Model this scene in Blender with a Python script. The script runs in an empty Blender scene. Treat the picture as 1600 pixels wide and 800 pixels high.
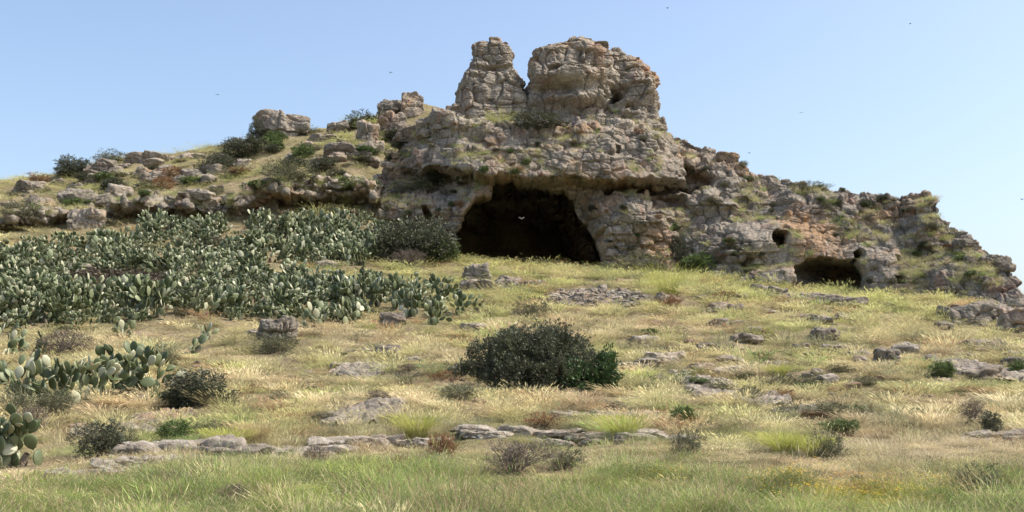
import bpy, bmesh, math, random
import numpy as np
from mathutils import Vector, Matrix, Euler
from mathutils.bvhtree import BVHTree

sc = bpy.context.scene
COL = sc.collection
rng = np.random.default_rng(7)
random.seed(7)

# ------------------------------------------------------------------ camera
F = 1716.0                       # focal length in photo pixels (photo 1600 wide)
PITCH = math.radians(7.2)
EYE = 1.6
cam_d = bpy.data.cameras.new("camera")
cam_d.sensor_width = 36.0
cam_d.lens = F / 1600 * 36.0
cam_d.clip_end = 6000
cam = bpy.data.objects.new("camera", cam_d)
cam.location = (0, 0, EYE)
cam.rotation_euler = (math.radians(90) + PITCH, 0, 0)
COL.objects.link(cam)
sc.camera = cam

# ------------------------------------------------------------------ sky and sun
SUN_EL, SUN_AZ = math.radians(54), math.radians(93)     # azimuth clockwise from +Y (view direction)
world = bpy.data.worlds.new("World")
sc.world = world
world.use_nodes = True
wn = world.node_tree
for n in list(wn.nodes): wn.nodes.remove(n)
wo = wn.nodes.new("ShaderNodeOutputWorld"); wb = wn.nodes.new("ShaderNodeBackground")
sky = wn.nodes.new("ShaderNodeTexSky")
sky.sky_type = 'NISHITA'; sky.sun_disc = False
sky.sun_elevation = SUN_EL; sky.sun_rotation = SUN_AZ
sky.air_density = 1.0; sky.dust_density = 3.4; sky.ozone_density = 0.9; sky.altitude = 100
wb.inputs[1].default_value = 0.15
wn.links.new(sky.outputs[0], wb.inputs[0]); wn.links.new(wb.outputs[0], wo.inputs[0])
sl = bpy.data.lights.new("sun", 'SUN'); sl.energy = 3.1; sl.angle = math.radians(0.5); sl.color = (1.0, 0.93, 0.82)
sun = bpy.data.objects.new("sun", sl)
sd_ = Vector((math.sin(SUN_AZ)*math.cos(SUN_EL), math.cos(SUN_AZ)*math.cos(SUN_EL), math.sin(SUN_EL)))
sun.rotation_euler = sd_.to_track_quat('Z', 'Y').to_euler()
sun.location = (40, -10, 60)
COL.objects.link(sun)
sc.view_settings.view_transform = 'Standard'; sc.view_settings.look = 'None'
sc.view_settings.exposure = 0.74; sc.view_settings.gamma = 1.0
sc.cycles.max_bounces = 6; sc.cycles.transparent_max_bounces = 6

# ------------------------------------------------------------------ helpers: picture <-> world
CP, SP = math.cos(PITCH), math.sin(PITCH)
def ray(px, py):
    dx = (np.asarray(px, float) - 800) / F; dz = (400 - np.asarray(py, float)) / F
    return dx, CP - dz*SP, SP + dz*CP
def P(px, py, Y):
    x, y, z = ray(px, py)
    k = Y / y
    return np.stack([x*k, y*k, EYE + z*k], -1)
def proj(x, y, z):
    z = z - EYE
    f = y*CP + z*SP; u = -y*SP + z*CP
    f = np.where(f < 0.1, 0.1, f)
    return 800 + F*x/f, 400 - F*u/f

# ------------------------------------------------------------------ numpy noise
def _h(ix, iy, iz, seed):
    h = (ix.astype(np.int64)*374761393 + iy.astype(np.int64)*668265263 + iz.astype(np.int64)*2147483647 + seed*974634777) & 0xffffffff
    h = ((h ^ (h >> 13)) * 1274126177) & 0xffffffff
    h = h ^ (h >> 16)
    h = (h * 2246822519) & 0xffffffff
    return (h ^ (h >> 15)) & 0xffffffff
def perlin(p, seed=0):
    i = np.floor(p).astype(np.int64); f = p - i
    u = f*f*f*(f*(f*6-15)+10)
    r = 0
    for cx in (0, 1):
        wx = u[:, 0] if cx else 1-u[:, 0]
        for cy in (0, 1):
            wy = u[:, 1] if cy else 1-u[:, 1]
            for cz in (0, 1):
                wz = u[:, 2] if cz else 1-u[:, 2]
                h = _h(i[:, 0]+cx, i[:, 1]+cy, i[:, 2]+cz, seed)
                gx = ((h & 255)/127.5-1); gy = (((h >> 8) & 255)/127.5-1); gz = (((h >> 16) & 255)/127.5-1)
                r = r + wx*wy*wz*(gx*(f[:, 0]-cx)+gy*(f[:, 1]-cy)+gz*(f[:, 2]-cz))
    return r*1.2
def fbm(p, octv=4, seed=0, gain=0.5, ridged=False):
    a, s, r = 1.0, 1.0, 0
    for o in range(octv):
        n = perlin(p*s + o*17.3, seed+o)
        if ridged: n = 0.5-np.abs(n)*1.6
        r = r + a*n; a *= gain; s *= 2.03
    return r
def worley(p, seed=0, jit=0.9):
    i = np.floor(p).astype(np.int64)
    f1 = np.full(len(p), 9.0); f2 = np.full(len(p), 9.0); idv = np.zeros(len(p)); cen = np.zeros((len(p), 3))
    for a in (-1, 0, 1):
        for b in (-1, 0, 1):
            for c in (-1, 0, 1):
                cx, cy, cz = i[:, 0]+a, i[:, 1]+b, i[:, 2]+c
                h = _h(cx, cy, cz, seed)
                qx = cx+0.5+((h & 1023)/1023.-.5)*jit; qy = cy+0.5+(((h >> 10) & 1023)/1023.-.5)*jit; qz = cz+0.5+(((h >> 20) & 1023)/1023.-.5)*jit
                d = np.maximum(np.maximum(np.abs(qx-p[:, 0]), np.abs(qz-p[:, 2])), np.abs(qy-p[:, 1]))*0.55 + 0.45*np.sqrt((qx-p[:, 0])**2+(qy-p[:, 1])**2+(qz-p[:, 2])**2)
                n = d < f1
                f2 = np.where(n, f1, np.minimum(f2, d))
                f1 = np.where(n, d, f1)
                idv = np.where(n, ((h >> 5) & 4095)/4095., idv)
                cen[n, 0] = (p[n, 0]-qx[n]); cen[n, 1] = (p[n, 1]-qy[n]); cen[n, 2] = (p[n, 2]-qz[n])
    return f1, f2, idv, cen
def sstep(a, b, x):
    t = np.clip((x-a)/(b-a), 0, 1); return t*t*(3-2*t)
def polysd(px, py, poly):                     # signed distance, negative inside
    d = np.full(px.shape, 1e9); ins = np.zeros(px.shape, bool)
    n = len(poly)
    for k in range(n):
        x0, y0 = poly[k]; x1, y1 = poly[(k+1) % n]
        ex, ey = x1-x0, y1-y0
        t = np.clip(((px-x0)*ex+(py-y0)*ey)/(ex*ex+ey*ey), 0, 1)
        d = np.minimum(d, (px-x0-t*ex)**2+(py-y0-t*ey)**2)
        c = ((y0 > py) != (y1 > py)) & (px < (x1-x0)*(py-y0)/((y1-y0) if y1 != y0 else 1e-9)+x0)
        ins ^= c
    return np.where(ins, -1, 1)*np.sqrt(d)
_nrm_cache = {}

# ------------------------------------------------------------------ materials
def newmat(name):
    m = bpy.data.materials.new(name); m.use_nodes = True
    nt = m.node_tree
    for n in list(nt.nodes): nt.nodes.remove(n)
    out = nt.nodes.new("ShaderNodeOutputMaterial"); b = nt.nodes.new("ShaderNodeBsdfPrincipled")
    nt.links.new(b.outputs[0], out.inputs[0])
    return m, nt, b, out
def noise_n(nt, vec, scale, detail=4, rough=0.55, dist=0.0):
    n = nt.nodes.new("ShaderNodeTexNoise"); n.inputs["Scale"].default_value = scale
    n.inputs["Detail"].default_value = detail; n.inputs["Roughness"].default_value = rough; n.inputs["Distortion"].default_value = dist
    nt.links.new(vec, n.inputs["Vector"]); return n.outputs[0]
def ramp(nt, fac, stops):
    r = nt.nodes.new("ShaderNodeValToRGB"); cr = r.color_ramp
    while len(cr.elements) < len(stops): cr.elements.new(0.5)
    for e, (p_, c) in zip(cr.elements, stops):
        e.position = p_; e.color = (c[0], c[1], c[2], 1) if not isinstance(c, (int, float)) else (c, c, c, 1)
    nt.links.new(fac, r.inputs[0]); return r.outputs[0]
def mix(nt, fac, a, b, mode='MIX'):
    m = nt.nodes.new("ShaderNodeMix"); m.data_type = 'RGBA'; m.blend_type = mode
    for s, v in ((0, fac), (6, a), (7, b)):
        if isinstance(v, (int, float)): m.inputs[s].default_value = v
        elif isinstance(v, tuple): m.inputs[s].default_value = (*v, 1)
        else: nt.links.new(v, m.inputs[s])
    return m.outputs[2]
def mapping(nt, vec, sx, sy, sz, rz=0):
    m = nt.nodes.new("ShaderNodeMapping"); m.inputs["Scale"].default_value = (sx, sy, sz); m.inputs["Rotation"].default_value = (0, 0, rz)
    nt.links.new(vec, m.inputs[0]); return m.outputs[0]
def bump(nt, b, h, dist, strength=0.8):
    n = nt.nodes.new("ShaderNodeBump"); n.inputs["Distance"].default_value = dist; n.inputs["Strength"].default_value = strength
    nt.links.new(h, n.inputs["Height"]); nt.links.new(n.outputs[0], b.inputs["Normal"])

def rock_material(name, light=1.0, warm=1.0, stain=1.0):
    m, nt, b, out = newmat(name)
    g = nt.nodes.new("ShaderNodeNewGeometry").outputs["Position"]
    base = ramp(nt, noise_n(nt, g, 0.45, 5, 0.6), [(0.30, (0.235*light, 0.205*light, 0.17*light)), (0.5, (0.33*light, 0.285*light, 0.225*light)), (0.72, (0.45*light, 0.39*light, 0.31*light))])
    oc = ramp(nt, noise_n(nt, g, 0.22, 4, 0.6, 0.5), [(0.52, 0.0), (0.68, 0.8*warm)])
    base = mix(nt, oc, base, (0.42, 0.27, 0.155))
    pk = ramp(nt, noise_n(nt, mapping(nt, g, 1, 1, 0.5), 0.6, 4, 0.65, 0.3), [(0.56, 0.0), (0.72, 0.55*warm)])
    base = mix(nt, pk, base, (0.40, 0.235, 0.17))
    gr = ramp(nt, noise_n(nt, mapping(nt, g, 2.2, 2.2, 0.7), 1.3, 6, 0.7), [(0.47, 0.0), (0.66, 0.75*stain)])
    base = mix(nt, gr, base, (0.115, 0.105, 0.09))
    lich = ramp(nt, noise_n(nt, g, 3.2, 5, 0.75), [(0.55, 0.0), (0.66, 0.7)])
    base = mix(nt, lich, base, (0.50*light, 0.47*light, 0.41*light))
    fine = ramp(nt, noise_n(nt, g, 9.0, 5, 0.75), [(0.3, 0.62), (0.7, 1.3)])
    base = mix(nt, 1.0, base, fine, 'MULTIPLY')
    nt.links.new(base, b.inputs["Base Color"]); b.inputs["Roughness"].default_value = 0.92
    b.inputs["Specular IOR Level"].default_value = 0.2
    hh = nt.nodes.new("ShaderNodeMath"); hh.operation = 'ADD'
    nt.links.new(noise_n(nt, g, 4.0, 8, 0.7), hh.inputs[0]); nt.links.new(noise_n(nt, mapping(nt, g, 1, 1, 3), 1.2, 6, 0.65), hh.inputs[1])
    bump(nt, b, hh.outputs[0], 0.22, 0.9)
    return m
M_ROCK = rock_material("weathered_limestone", 0.98, 1.3)
M_CRAG = rock_material("tan_limestone", 1.05, 1.25, 0.8)
M_SLAB = rock_material("pale_limestone", 1.2, 0.3, 0.8)
M_GREY = rock_material("grey_limestone", 0.82, 0.3, 1.1)

def ground_material():
    m, nt, b, out = newmat("dry_soil_and_litter")
    g = nt.nodes.new("ShaderNodeNewGeometry").outputs["Position"]
    c = ramp(nt, noise_n(nt, g, 0.35, 5, 0.6), [(0.33, (0.17, 0.16, 0.08)), (0.5, (0.27, 0.225, 0.13)), (0.68, (0.36, 0.285, 0.185))])
    s = ramp(nt, noise_n(nt, g, 1.1, 6, 0.7), [(0.56, 0.0), (0.7, 0.7)])
    c = mix(nt, s, c, (0.17, 0.115, 0.075))
    f = ramp(nt, noise_n(nt, g, 7.0, 6, 0.8), [(0.3, 0.55), (0.7, 1.35)])
    c = mix(nt, 1.0, c, f, 'MULTIPLY')
    nt.links.new(c, b.inputs["Base Color"]); b.inputs["Roughness"].default_value = 1.0; b.inputs["Specular IOR Level"].default_value = 0.05
    bump(nt, b, noise_n(nt, g, 6.0, 8, 0.75), 0.15, 1.0)
    return m
M_GROUND = ground_material()

def plant_material(name, col=None, trans=0.3, rough=0.6, inst=False, spec=0.2, var=0.25, attr=None):
    m, nt, b, out = newmat(name)
    if inst or attr:
        a = nt.nodes.new("ShaderNodeAttribute"); a.attribute_type = 'INSTANCER' if inst else 'GEOMETRY'; a.attribute_name = attr or "tint"; c = a.outputs["Color"]
    else:
        r = nt.nodes.new("ShaderNodeRGB"); r.outputs[0].default_value = (*col, 1); c = r.outputs[0]
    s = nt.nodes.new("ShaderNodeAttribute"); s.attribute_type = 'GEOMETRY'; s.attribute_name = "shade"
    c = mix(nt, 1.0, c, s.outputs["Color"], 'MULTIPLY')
    nt.links.new(c, b.inputs["Base Color"]); b.inputs["Roughness"].default_value = rough; b.inputs["Specular IOR Level"].default_value = spec
    if trans > 0:
        t = nt.nodes.new("ShaderNodeBsdfTranslucent"); nt.links.new(c, t.inputs[0])
        mx = nt.nodes.new("ShaderNodeMixShader"); mx.inputs[0].default_value = trans
        nt.links.new(b.outputs[0], mx.inputs[1]); nt.links.new(t.outputs[0], mx.inputs[2]); nt.links.new(mx.outputs[0], out.inputs[0])
    return m
M_GRASS = plant_material("grass_blades", inst=True, trans=0.35, rough=0.7, spec=0.1)
M_LENTISK = plant_material("dark_evergreen_leaves", (0.095, 0.103, 0.062), trans=0.15, rough=0.5, spec=0.35)
M_OLIVE = plant_material("grey_green_leaves", (0.165, 0.165, 0.10), trans=0.15, rough=0.7)
M_GREENB = plant_material("fresh_green_leaves", (0.12, 0.17, 0.06), trans=0.25, rough=0.55)
M_DEAD = plant_material("dry_grey_twigs", (0.17, 0.14, 0.115), trans=0.0, rough=0.9)
M_BROWN = plant_material("russet_dry_leaves", (0.26, 0.155, 0.08), trans=0.2, rough=0.9)
M_TUSS = plant_material("yellow_green_blades", (0.36, 0.37, 0.10), trans=0.4, rough=0.7)
M_STRAW = plant_material("straw_blades", (0.46, 0.37, 0.19), trans=0.35, rough=0.8)
M_BARK = plant_material("grey_bark", (0.16, 0.13, 0.10), trans=0.0, rough=0.9)
M_YELLOW = plant_material("yellow_petals", (0.75, 0.48, 0.02), trans=0.2)
M_PAD = plant_material("cactus_skin", attr="pad_tint", trans=0.0, rough=0.5, spec=0.35)

# ------------------------------------------------------------------ mesh building
def mesh_from(name, co, faces, mat, smooth=True, shade=None, extra=None):
    me = bpy.data.meshes.new(name)
    co = np.asarray(co, np.float32)
    if isinstance(faces, np.ndarray):
        nf, k = faces.shape
        me.vertices.add(len(co)); me.vertices.foreach_set("co", co.ravel())
        me.loops.add(nf*k); me.loops.foreach_set("vertex_index", faces.ravel().astype(np.int32))
        me.polygons.add(nf); me.polygons.foreach_set("loop_start", (np.arange(nf)*k).astype(np.int32))
        me.update(calc_edges=True)
    else:
        me.from_pydata(co.tolist(), [], faces); me.update()
    me.polygons.foreach_set("use_smooth", np.full(len(me.polygons), smooth))
    def colattr(nm, arr):
        a = me.attributes.new(nm, 'FLOAT_COLOR', 'POINT')
        arr = np.asarray(arr, np.float32)
        if arr.ndim == 1: arr = np.repeat(arr[:, None], 3, 1)
        a.data.foreach_set("color", np.concatenate([arr, np.ones((len(arr), 1), np.float32)], 1).ravel())
    if shade is not None: colattr("shade", shade)
    if extra: 
        for k_, v in extra.items(): colattr(k_, v)
    for m in (mat if isinstance(mat, (list, tuple)) else [mat]): me.materials.append(m)
    return me
def link(name, me, parent=None, loc=(0, 0, 0), rot=(0, 0, 0), scale=(1, 1, 1)):
    o = bpy.data.objects.new(name, me); COL.objects.link(o)
    o.location = loc; o.rotation_euler = rot; o.scale = scale
    if parent is not None: o.parent = parent
    return o
def tag(o, label=None, cat=None, group=None, kind=None):
    if label: o["label"] = label
    if cat: o["category"] = cat
    if group: o["group"] = group
    if kind: o["kind"] = kind
    return o
def grid_faces(nu, nv, wrap=False):
    i = np.arange(nu-1 if not wrap else nu)[:, None]; j = np.arange(nv-1)[None, :]
    i2 = (i+1) % nu
    a = i*nv+j; b = i2*nv+j; c = i2*nv+j+1; d = i*nv+j+1
    return np.stack([np.broadcast_to(q, a.shape).ravel() for q in (a, b, c, d)], 1)

# ------------------------------------------------------------------ terrain height function (thin plate through surveyed points)
A = []
def an(px, py, Y): A.append(tuple(P(px, py, Y)))
for px in (-300, 0, 400, 800, 1200, 1600, 1900):
    an(px, 800, 14.0); an(px, 742, 17.5); an(px, 700, 22.0); an(px, 655, 27)
    an(px, 617, 32)
    if px > -300: an(px, 555, 42)
for x in (-60, -20, 0, 20, 60):
    A.append((x, 0, 0)); A.append((x, -40, -0.5))
for q in [(-300, 560, 42), (-300, 480, 52), (-300, 400, 68), (-300, 345, 82), (-300, 300, 100),
          (0, 500, 50), (0, 450, 58), (0, 400, 66), (0, 372, 74), (0, 342, 81), (0, 310, 90), (0, 283, 100),
          (200, 500, 51), (200, 450, 59), (200, 400, 67), (200, 360, 76), (200, 312, 84), (200, 275, 94), (200, 246, 104),
          (400, 500, 52), (400, 450, 62), (400, 400, 70), (400, 350, 78), (400, 292, 85), (400, 250, 94), (400, 212, 104),
          (500, 240, 94), (500, 203, 104), (300, 238, 104), (300, 290, 90), (100, 272, 101),
          (600, 500, 52), (600, 450, 63), (600, 410, 72), (560, 345, 79), (560, 280, 87), (600, 235, 92), (600, 192, 101), (690, 180, 100),
          (800, 500, 52), (800, 450, 63), (720, 414, 74), (830, 418, 75), (940, 424, 75),
          (1000, 500, 52), (1000, 460, 62), (1020, 434, 73), (1100, 442, 72), (1100, 470, 60),
          (1200, 500, 52), (1200, 462, 70), (1320, 463, 69), (1330, 504, 54), (1450, 480, 66), (1450, 510, 54),
          (1600, 590, 38), (1600, 545, 48), (1600, 515, 55), (1530, 480, 62), (1600, 505, 59), (1900, 570, 42), (1900, 560, 60)]:
    an(*q)
# cave floor and low ground under the cliff mass
for px, z in ((720, 10.6), (830, 10.3), (940, 10.0), (1200, 10.0), (1450, 8.5)):
    for Y in (84, 96):
        A.append(((px-800)/F*Y, Y, z + (Y-84)*0.02))
# behind the left skyline
for px, z in ((-300, 20), (0, 20), (200, 22.5), (400, 25), (560, 26.5), (690, 25)):
    A.append(((px-800)/F*125, 125, z-4)); A.append(((px-800)/F*160, 160, z-9))
for x, z in ((20, 6), (60, 2), (100, 0)):
    A.append((x, 130, z)); A.append((x, 170, z-3))
A += [(110, 60, 0.5), (110, 20, 0), (-110, 20, 0.5), (-110, 60, 7), (-110, 110, 18), (-110, 170, 8), (90, 90, 1)]
A = np.array(A)
def tps_k(r2): return np.where(r2 > 1e-9, 0.5*r2*np.log(np.maximum(r2, 1e-9)), 0)
def tps_fit(A, lam=0.6):
    X = A[:, :2]/30.0; n = len(X)
    K = tps_k(((X[:, None]-X[None])**2).sum(-1)) + lam*1e-2*np.eye(n)
    Pm = np.c_[np.ones(n), X]
    M = np.block([[K, Pm], [Pm.T, np.zeros((3, 3))]])
    w = np.linalg.solve(M, np.r_[A[:, 2], 0, 0, 0])
    def f(x, y):
        q = np.stack([np.clip(x, -115, 115), np.clip(y, -40, 172)], -1).reshape(-1, 2)/30.0
        r = np.empty(len(q))
        for s in range(0, len(q), 40000):
            qq = q[s:s+40000]
            r[s:s+40000] = tps_k(((qq[:, None]-X[None])**2).sum(-1))@w[:n] + w[n] + qq@w[n+1:]
        return r.reshape(np.shape(x))
    return f
tps = tps_fit(A)
def axis(knots):
    out = [knots[0][0]]
    for (a, _), (b, st) in zip(knots[:-1], knots[1:]):
        n = max(1, int(round((b-a)/st))); out += list(a+(b-a)*(np.arange(n)+1)/n)
    return np.array(out)
gx = axis([(-3000, 0), (-300, 300), (-130, 17), (-62, 2.2), (-45, 0.8), (45, 0.3), (62, 0.8), (130, 2.2), (300, 17), (3000, 300)])
gy = axis([(-2000, 0), (-60, 200), (-8, 5), (8, 1), (40, 0.2), (104, 0.28), (130, 1.2), (200, 6), (400, 25), (3000, 260)])
GX, GY = np.meshgrid(gx, gy, indexing='ij')
cx = axis([(-3000, 0), (-300, 300), (-120, 20), (120, 1.6), (300, 20), (3000, 300)])
HZ = None
# evaluate thin plate on a coarse grid, then refine
cgx = np.linspace(-115, 115, 150); cgy = np.linspace(-40, 172, 150)
CZ = tps(*np.meshgrid(cgx, cgy, indexing='ij'))
def bil(gx_, gy_, Z, x, y):
    x = np.clip(x, gx_[0], gx_[-1]-1e-6); y = np.clip(y, gy_[0], gy_[-1]-1e-6)
    i = np.clip(np.searchsorted(gx_, x, 'right')-1, 0, len(gx_)-2); j = np.clip(np.searchsorted(gy_, y, 'right')-1, 0, len(gy_)-2)
    u = (x-gx_[i])/(gx_[i+1]-gx_[i]); v = (y-gy_[j])/(gy_[j+1]-gy_[j])
    return Z[i, j]*(1-u)*(1-v)+Z[i+1, j]*u*(1-v)+Z[i, j+1]*(1-u)*v+Z[i+1, j+1]*u*v
Z0 = bil(cgx, cgy, CZ, GX, GY)
pts = np.stack([GX.ravel(), GY.ravel(), np.zeros(GX.size)], 1)
amp = sstep(6, 30, GY)*(1-sstep(180, 500, GY))
amp = amp*(1-sstep(100, 400, np.abs(GX)))
fold = (0.35*fbm(pts*0.12, 3, 11)+0.16*fbm(pts*0.6, 4, 12)+0.07*fbm(pts*2.2, 3, 13)).reshape(GX.shape)
Z0 = Z0 + fold*(0.35+0.9*amp)
# distant fall-off
far = sstep(150, 420, np.hypot(GX, GY-40))
Z0 = Z0*(1-far) - 3.0*far
TZ = Z0
def H(x, y): return bil(gx, gy, TZ, np.asarray(x, float), np.asarray(y, float))
terr_co = np.stack([GX.ravel(), GY.ravel(), TZ.ravel()], 1)
terr_f = grid_faces(len(gx), len(gy))
ground = link("ground", mesh_from("ground", terr_co, terr_f, M_GROUND))
tag(ground, "dry stony hillside ground under the grass", kind="structure")

# ------------------------------------------------------------------ rock displacement
def rockify(co, nrm, size=1.0, blocks=0.32, seed=0, fine=0.10, xz=True, strata=0.07, cell=(1.45, 1.7, 1.15), amp=None, warp=0.55):
    w = np.stack([fbm(co*0.5/size+9, 3, seed+1), fbm(co*0.5/size+31, 3, seed+2), fbm(co*0.5/size+57, 3, seed+3)], 1)*size
    q = co + w*warp
    f1, f2, idv, cen = worley(q/np.array(cell)/size, seed+4)
    crack = 1-sstep(0.0, 0.16, f2-f1)
    d = blocks*size*((idv-0.5)*1.1 - 0.55*crack - 0.06*(f1-0.4))
    an_ = idv*97.0
    d += blocks*size*1.5*(cen[:, 0]*np.cos(an_)+cen[:, 2]*np.sin(an_)*0.8)
    g1, g2, id2, cen2 = worley(q/np.array([0.40, 0.5, 0.36])/size, seed+8)
    c2 = 1-sstep(0.0, 0.2, g2-g1)
    act = sstep(-0.2, 0.35, fbm(co*0.25/size+3, 2, seed+5))
    d += 0.34*blocks*size*((id2-0.5)-0.5*c2)*(0.35+0.65*act)
    zz = (q[:, 2]*1.25 + 0.25*w[:, 0])/size
    sz = np.abs((zz % 1.0)-0.5)*2
    strata = strata*(0.3+1.4*sstep(-0.3, 0.4, fbm(co*0.3/size+13, 2, seed+6)))
    d += -strata*size*sstep(0.78, 1.0, sz)*1.6 + strata*size*((np.floor(zz)*0.618) % 1.0-0.5)
    d += fine*size*fbm(co*2.4/size, 4, seed+20, 0.6, True)
    if amp is not None: d = d*amp
    return co + nrm*d[:, None] + w*0.10
def grid_normals(G):
    du = np.gradient(G, axis=0); dv = np.gradient(G, axis=1)
    n = np.cross(du, dv); n /= np.linalg.norm(n, axis=-1, keepdims=True)+1e-9
    return n

def relief(name, tab, du, nt, feat, back, mat, seed, size=1.0, blocks=0.32, roll=1.0, fine=0.10, bury=1.5):
    """rock face: a sheet following the base line and the top line, then rolled back over the hilltop.
    tab rows: px, top py, Y at top, Y at base"""
    tab = np.array(tab, float)
    s = np.arange(tab[0, 0], tab[-1, 0]+du*0.5, du)
    tp = np.interp(s, tab[:, 0], tab[:, 1]); Yt = np.interp(s, tab[:, 0], tab[:, 2]); Yb = np.interp(s, tab[:, 0], tab[:, 3])
    k = np.ones(9)/9
    Yt = np.convolve(np.pad(Yt, 4, 'edge'), k, 'valid'); Yb = np.convolve(np.pad(Yb, 4, 'edge'), k, 'valid')
    top = P(s, tp, Yt); xb = (s-800)/F*Yb
    zb = H(xb, Yb)-bury
    t = np.linspace(0, 1, nt)[None, :]
    S = np.broadcast_to(s[:, None], (len(s), nt))
    Y = Yb[:, None]+(Yt-Yb)[:, None]*t**1.15
    Z = zb[:, None]+(top[:, 2]-zb)[:, None]*t
    X = (S-800)/F*(Y*CP+(Z-EYE)*SP)/CP
    fx, fy = proj(X, Y, Z)
    G0 = np.stack([X, Y, Z], -1)
    dy, cave = feat(fx, fy, t + 0*S)
    G0[..., 1] += dy
    nb = 40
    r = np.linspace(0, 1, nb+1)[None, 1:]
    e = G0[:, -1]
    B = np.stack([e[:, None, 0]+0*r, e[:, None, 1]+back*r**1.2*(0.6+0.4), e[:, None, 2]-back*0.32*r**1.6*roll + 0*r], -1)
    G = np.concatenate([G0, B], 1)
    N = grid_normals(G); N[..., 1] = -np.abs(N[..., 1])*1.0
    for _ in range(12):
        N[1:-1] = (N[:-2]+N[1:-1]*2+N[2:])/4; N[:, 1:-1] = (N[:, :-2]+N[:, 1:-1]*2+N[:, 2:])/4
    N /= np.linalg.norm(N, axis=-1, keepdims=True)+1e-9
    gp = G.reshape(-1, 3); ax_, ay_ = proj(gp[:, 0], gp[:, 1], gp[:, 2])
    amp = 1-0.62*sstep(12, -14, polysd(ax_, ay_, [(1130, 345), (1240, 335), (1300, 375), (1440, 395), (1450, 480), (1180, 470), (1190, 400)])) if name == "cliff" else None
    if amp is not None: amp = amp*(1-0.3*sstep(8, -8, polysd(ax_, ay_, [(640, 215), (760, 202), (900, 200), (1055, 232), (1062, 292), (780, 286), (620, 262)])))
    co = rockify(gp, N.reshape(-1, 3), size, blocks, seed, fine, amp=amp, strata=0.12, cell=(1.05, 1.5, 0.8), warp=0.30)
    G = co.reshape(G.shape)
    G[:, :nt, 1] += cave
    if name == "cliff":
        fr = sstep(1.0, 9.0, cave)
        xc = (825-800)/F*77
        dxl = G[:, :nt, 0]-xc
        G[:, :nt, 0] += fr*np.where(dxl < 0, dxl*0.75, dxl*0.35)
        zc = G[:, :nt, 2]-12.5
        G[:, :nt, 2] += fr*np.maximum(zc, 0)*0.35
        g3 = G[:, :nt].reshape(-1, 3)
        wv = np.stack([fbm(g3*0.55+k*19, 4, 140+k) for k in range(3)], 1).reshape(G[:, :nt].shape)
        G[:, :nt] += wv*(sstep(1.5, 8, cave)*0.9)[..., None]
    co = G.reshape(-1, 3)
    me = mesh_from(name, co, grid_faces(*G.shape[:2])[:, ::-1], mat)
    o = link(name, me)
    return o, G, nt

CAVE = [(709, 392), (711, 362), (720, 345), (732, 327), (744, 312), (768, 308), (771, 288), (778, 283), (830, 287), (880, 296), (897, 312), (905, 336), (918, 350), (930, 372), (941, 400), (940, 450), (700, 450)]
HOLES = [  # polygon, depth (m), edge softness (px)
    (CAVE, 28.0, 26),
    ([(868, 294), (925, 298), (945, 340), (952, 420), (900, 420)], 2.4, 30),
    ([(936, 293), (1000, 286), (1075, 288), (1110, 284), (1095, 300), (1010, 305), (945, 307)], 2.6, 7),
    ([(1062, 250), (1085, 262), (1120, 275), (1115, 296), (1060, 292)], 2.0, 10),
    ([(1005, 296), (1075, 302), (1070, 330), (1020, 335)], 1.6, 12),
    ([(1199, 366), (1206, 359), (1216, 358), (1225, 365), (1229, 376), (1225, 387), (1214, 392), (1203, 387), (1198, 377)], 4.0, 5),
    ([(1238, 418), (1258, 404), (1285, 400), (1310, 406), (1340, 408), (1356, 428), (1355, 452), (1330, 466), (1244, 466)], 5.5, 8),
    ([(1329, 395), (1341, 390), (1349, 400), (1343, 415), (1332, 410)], 2.4, 4),
    ([(1392, 398), (1403, 400), (1404, 412), (1393, 410)], 1.9, 3),
    ([(1388, 432), (1405, 430), (1412, 444), (1395, 447)], 2.0, 4),
    ([(1045, 370), (1070, 365), (1085, 430), (1040, 430)], 0.9, 14),
    ([(1405, 320), (1420, 318), (1425, 360), (1415, 390), (1405, 350)], 0.9, 6),
    ([(955, 236), (966, 234), (968, 246), (956, 246)], 0.6, 3),
    ([(800, 168), (905, 168), (900, 198), (800, 202)], 2.4, 12),
    ([(600, 268), (738, 270), (752, 296), (700, 306), (640, 300), (590, 305)], 0.8, 12),
    ([(660, 330), (672, 326), (680, 345), (664, 350)], 1.6, 4),
    ([(1120, 300), (1180, 310), (1175, 330), (1110, 322)], 1.0, 8),
    ([(1160, 395), (1180, 400), (1170, 425), (1150, 420)], 0.9, 6),
]
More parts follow.
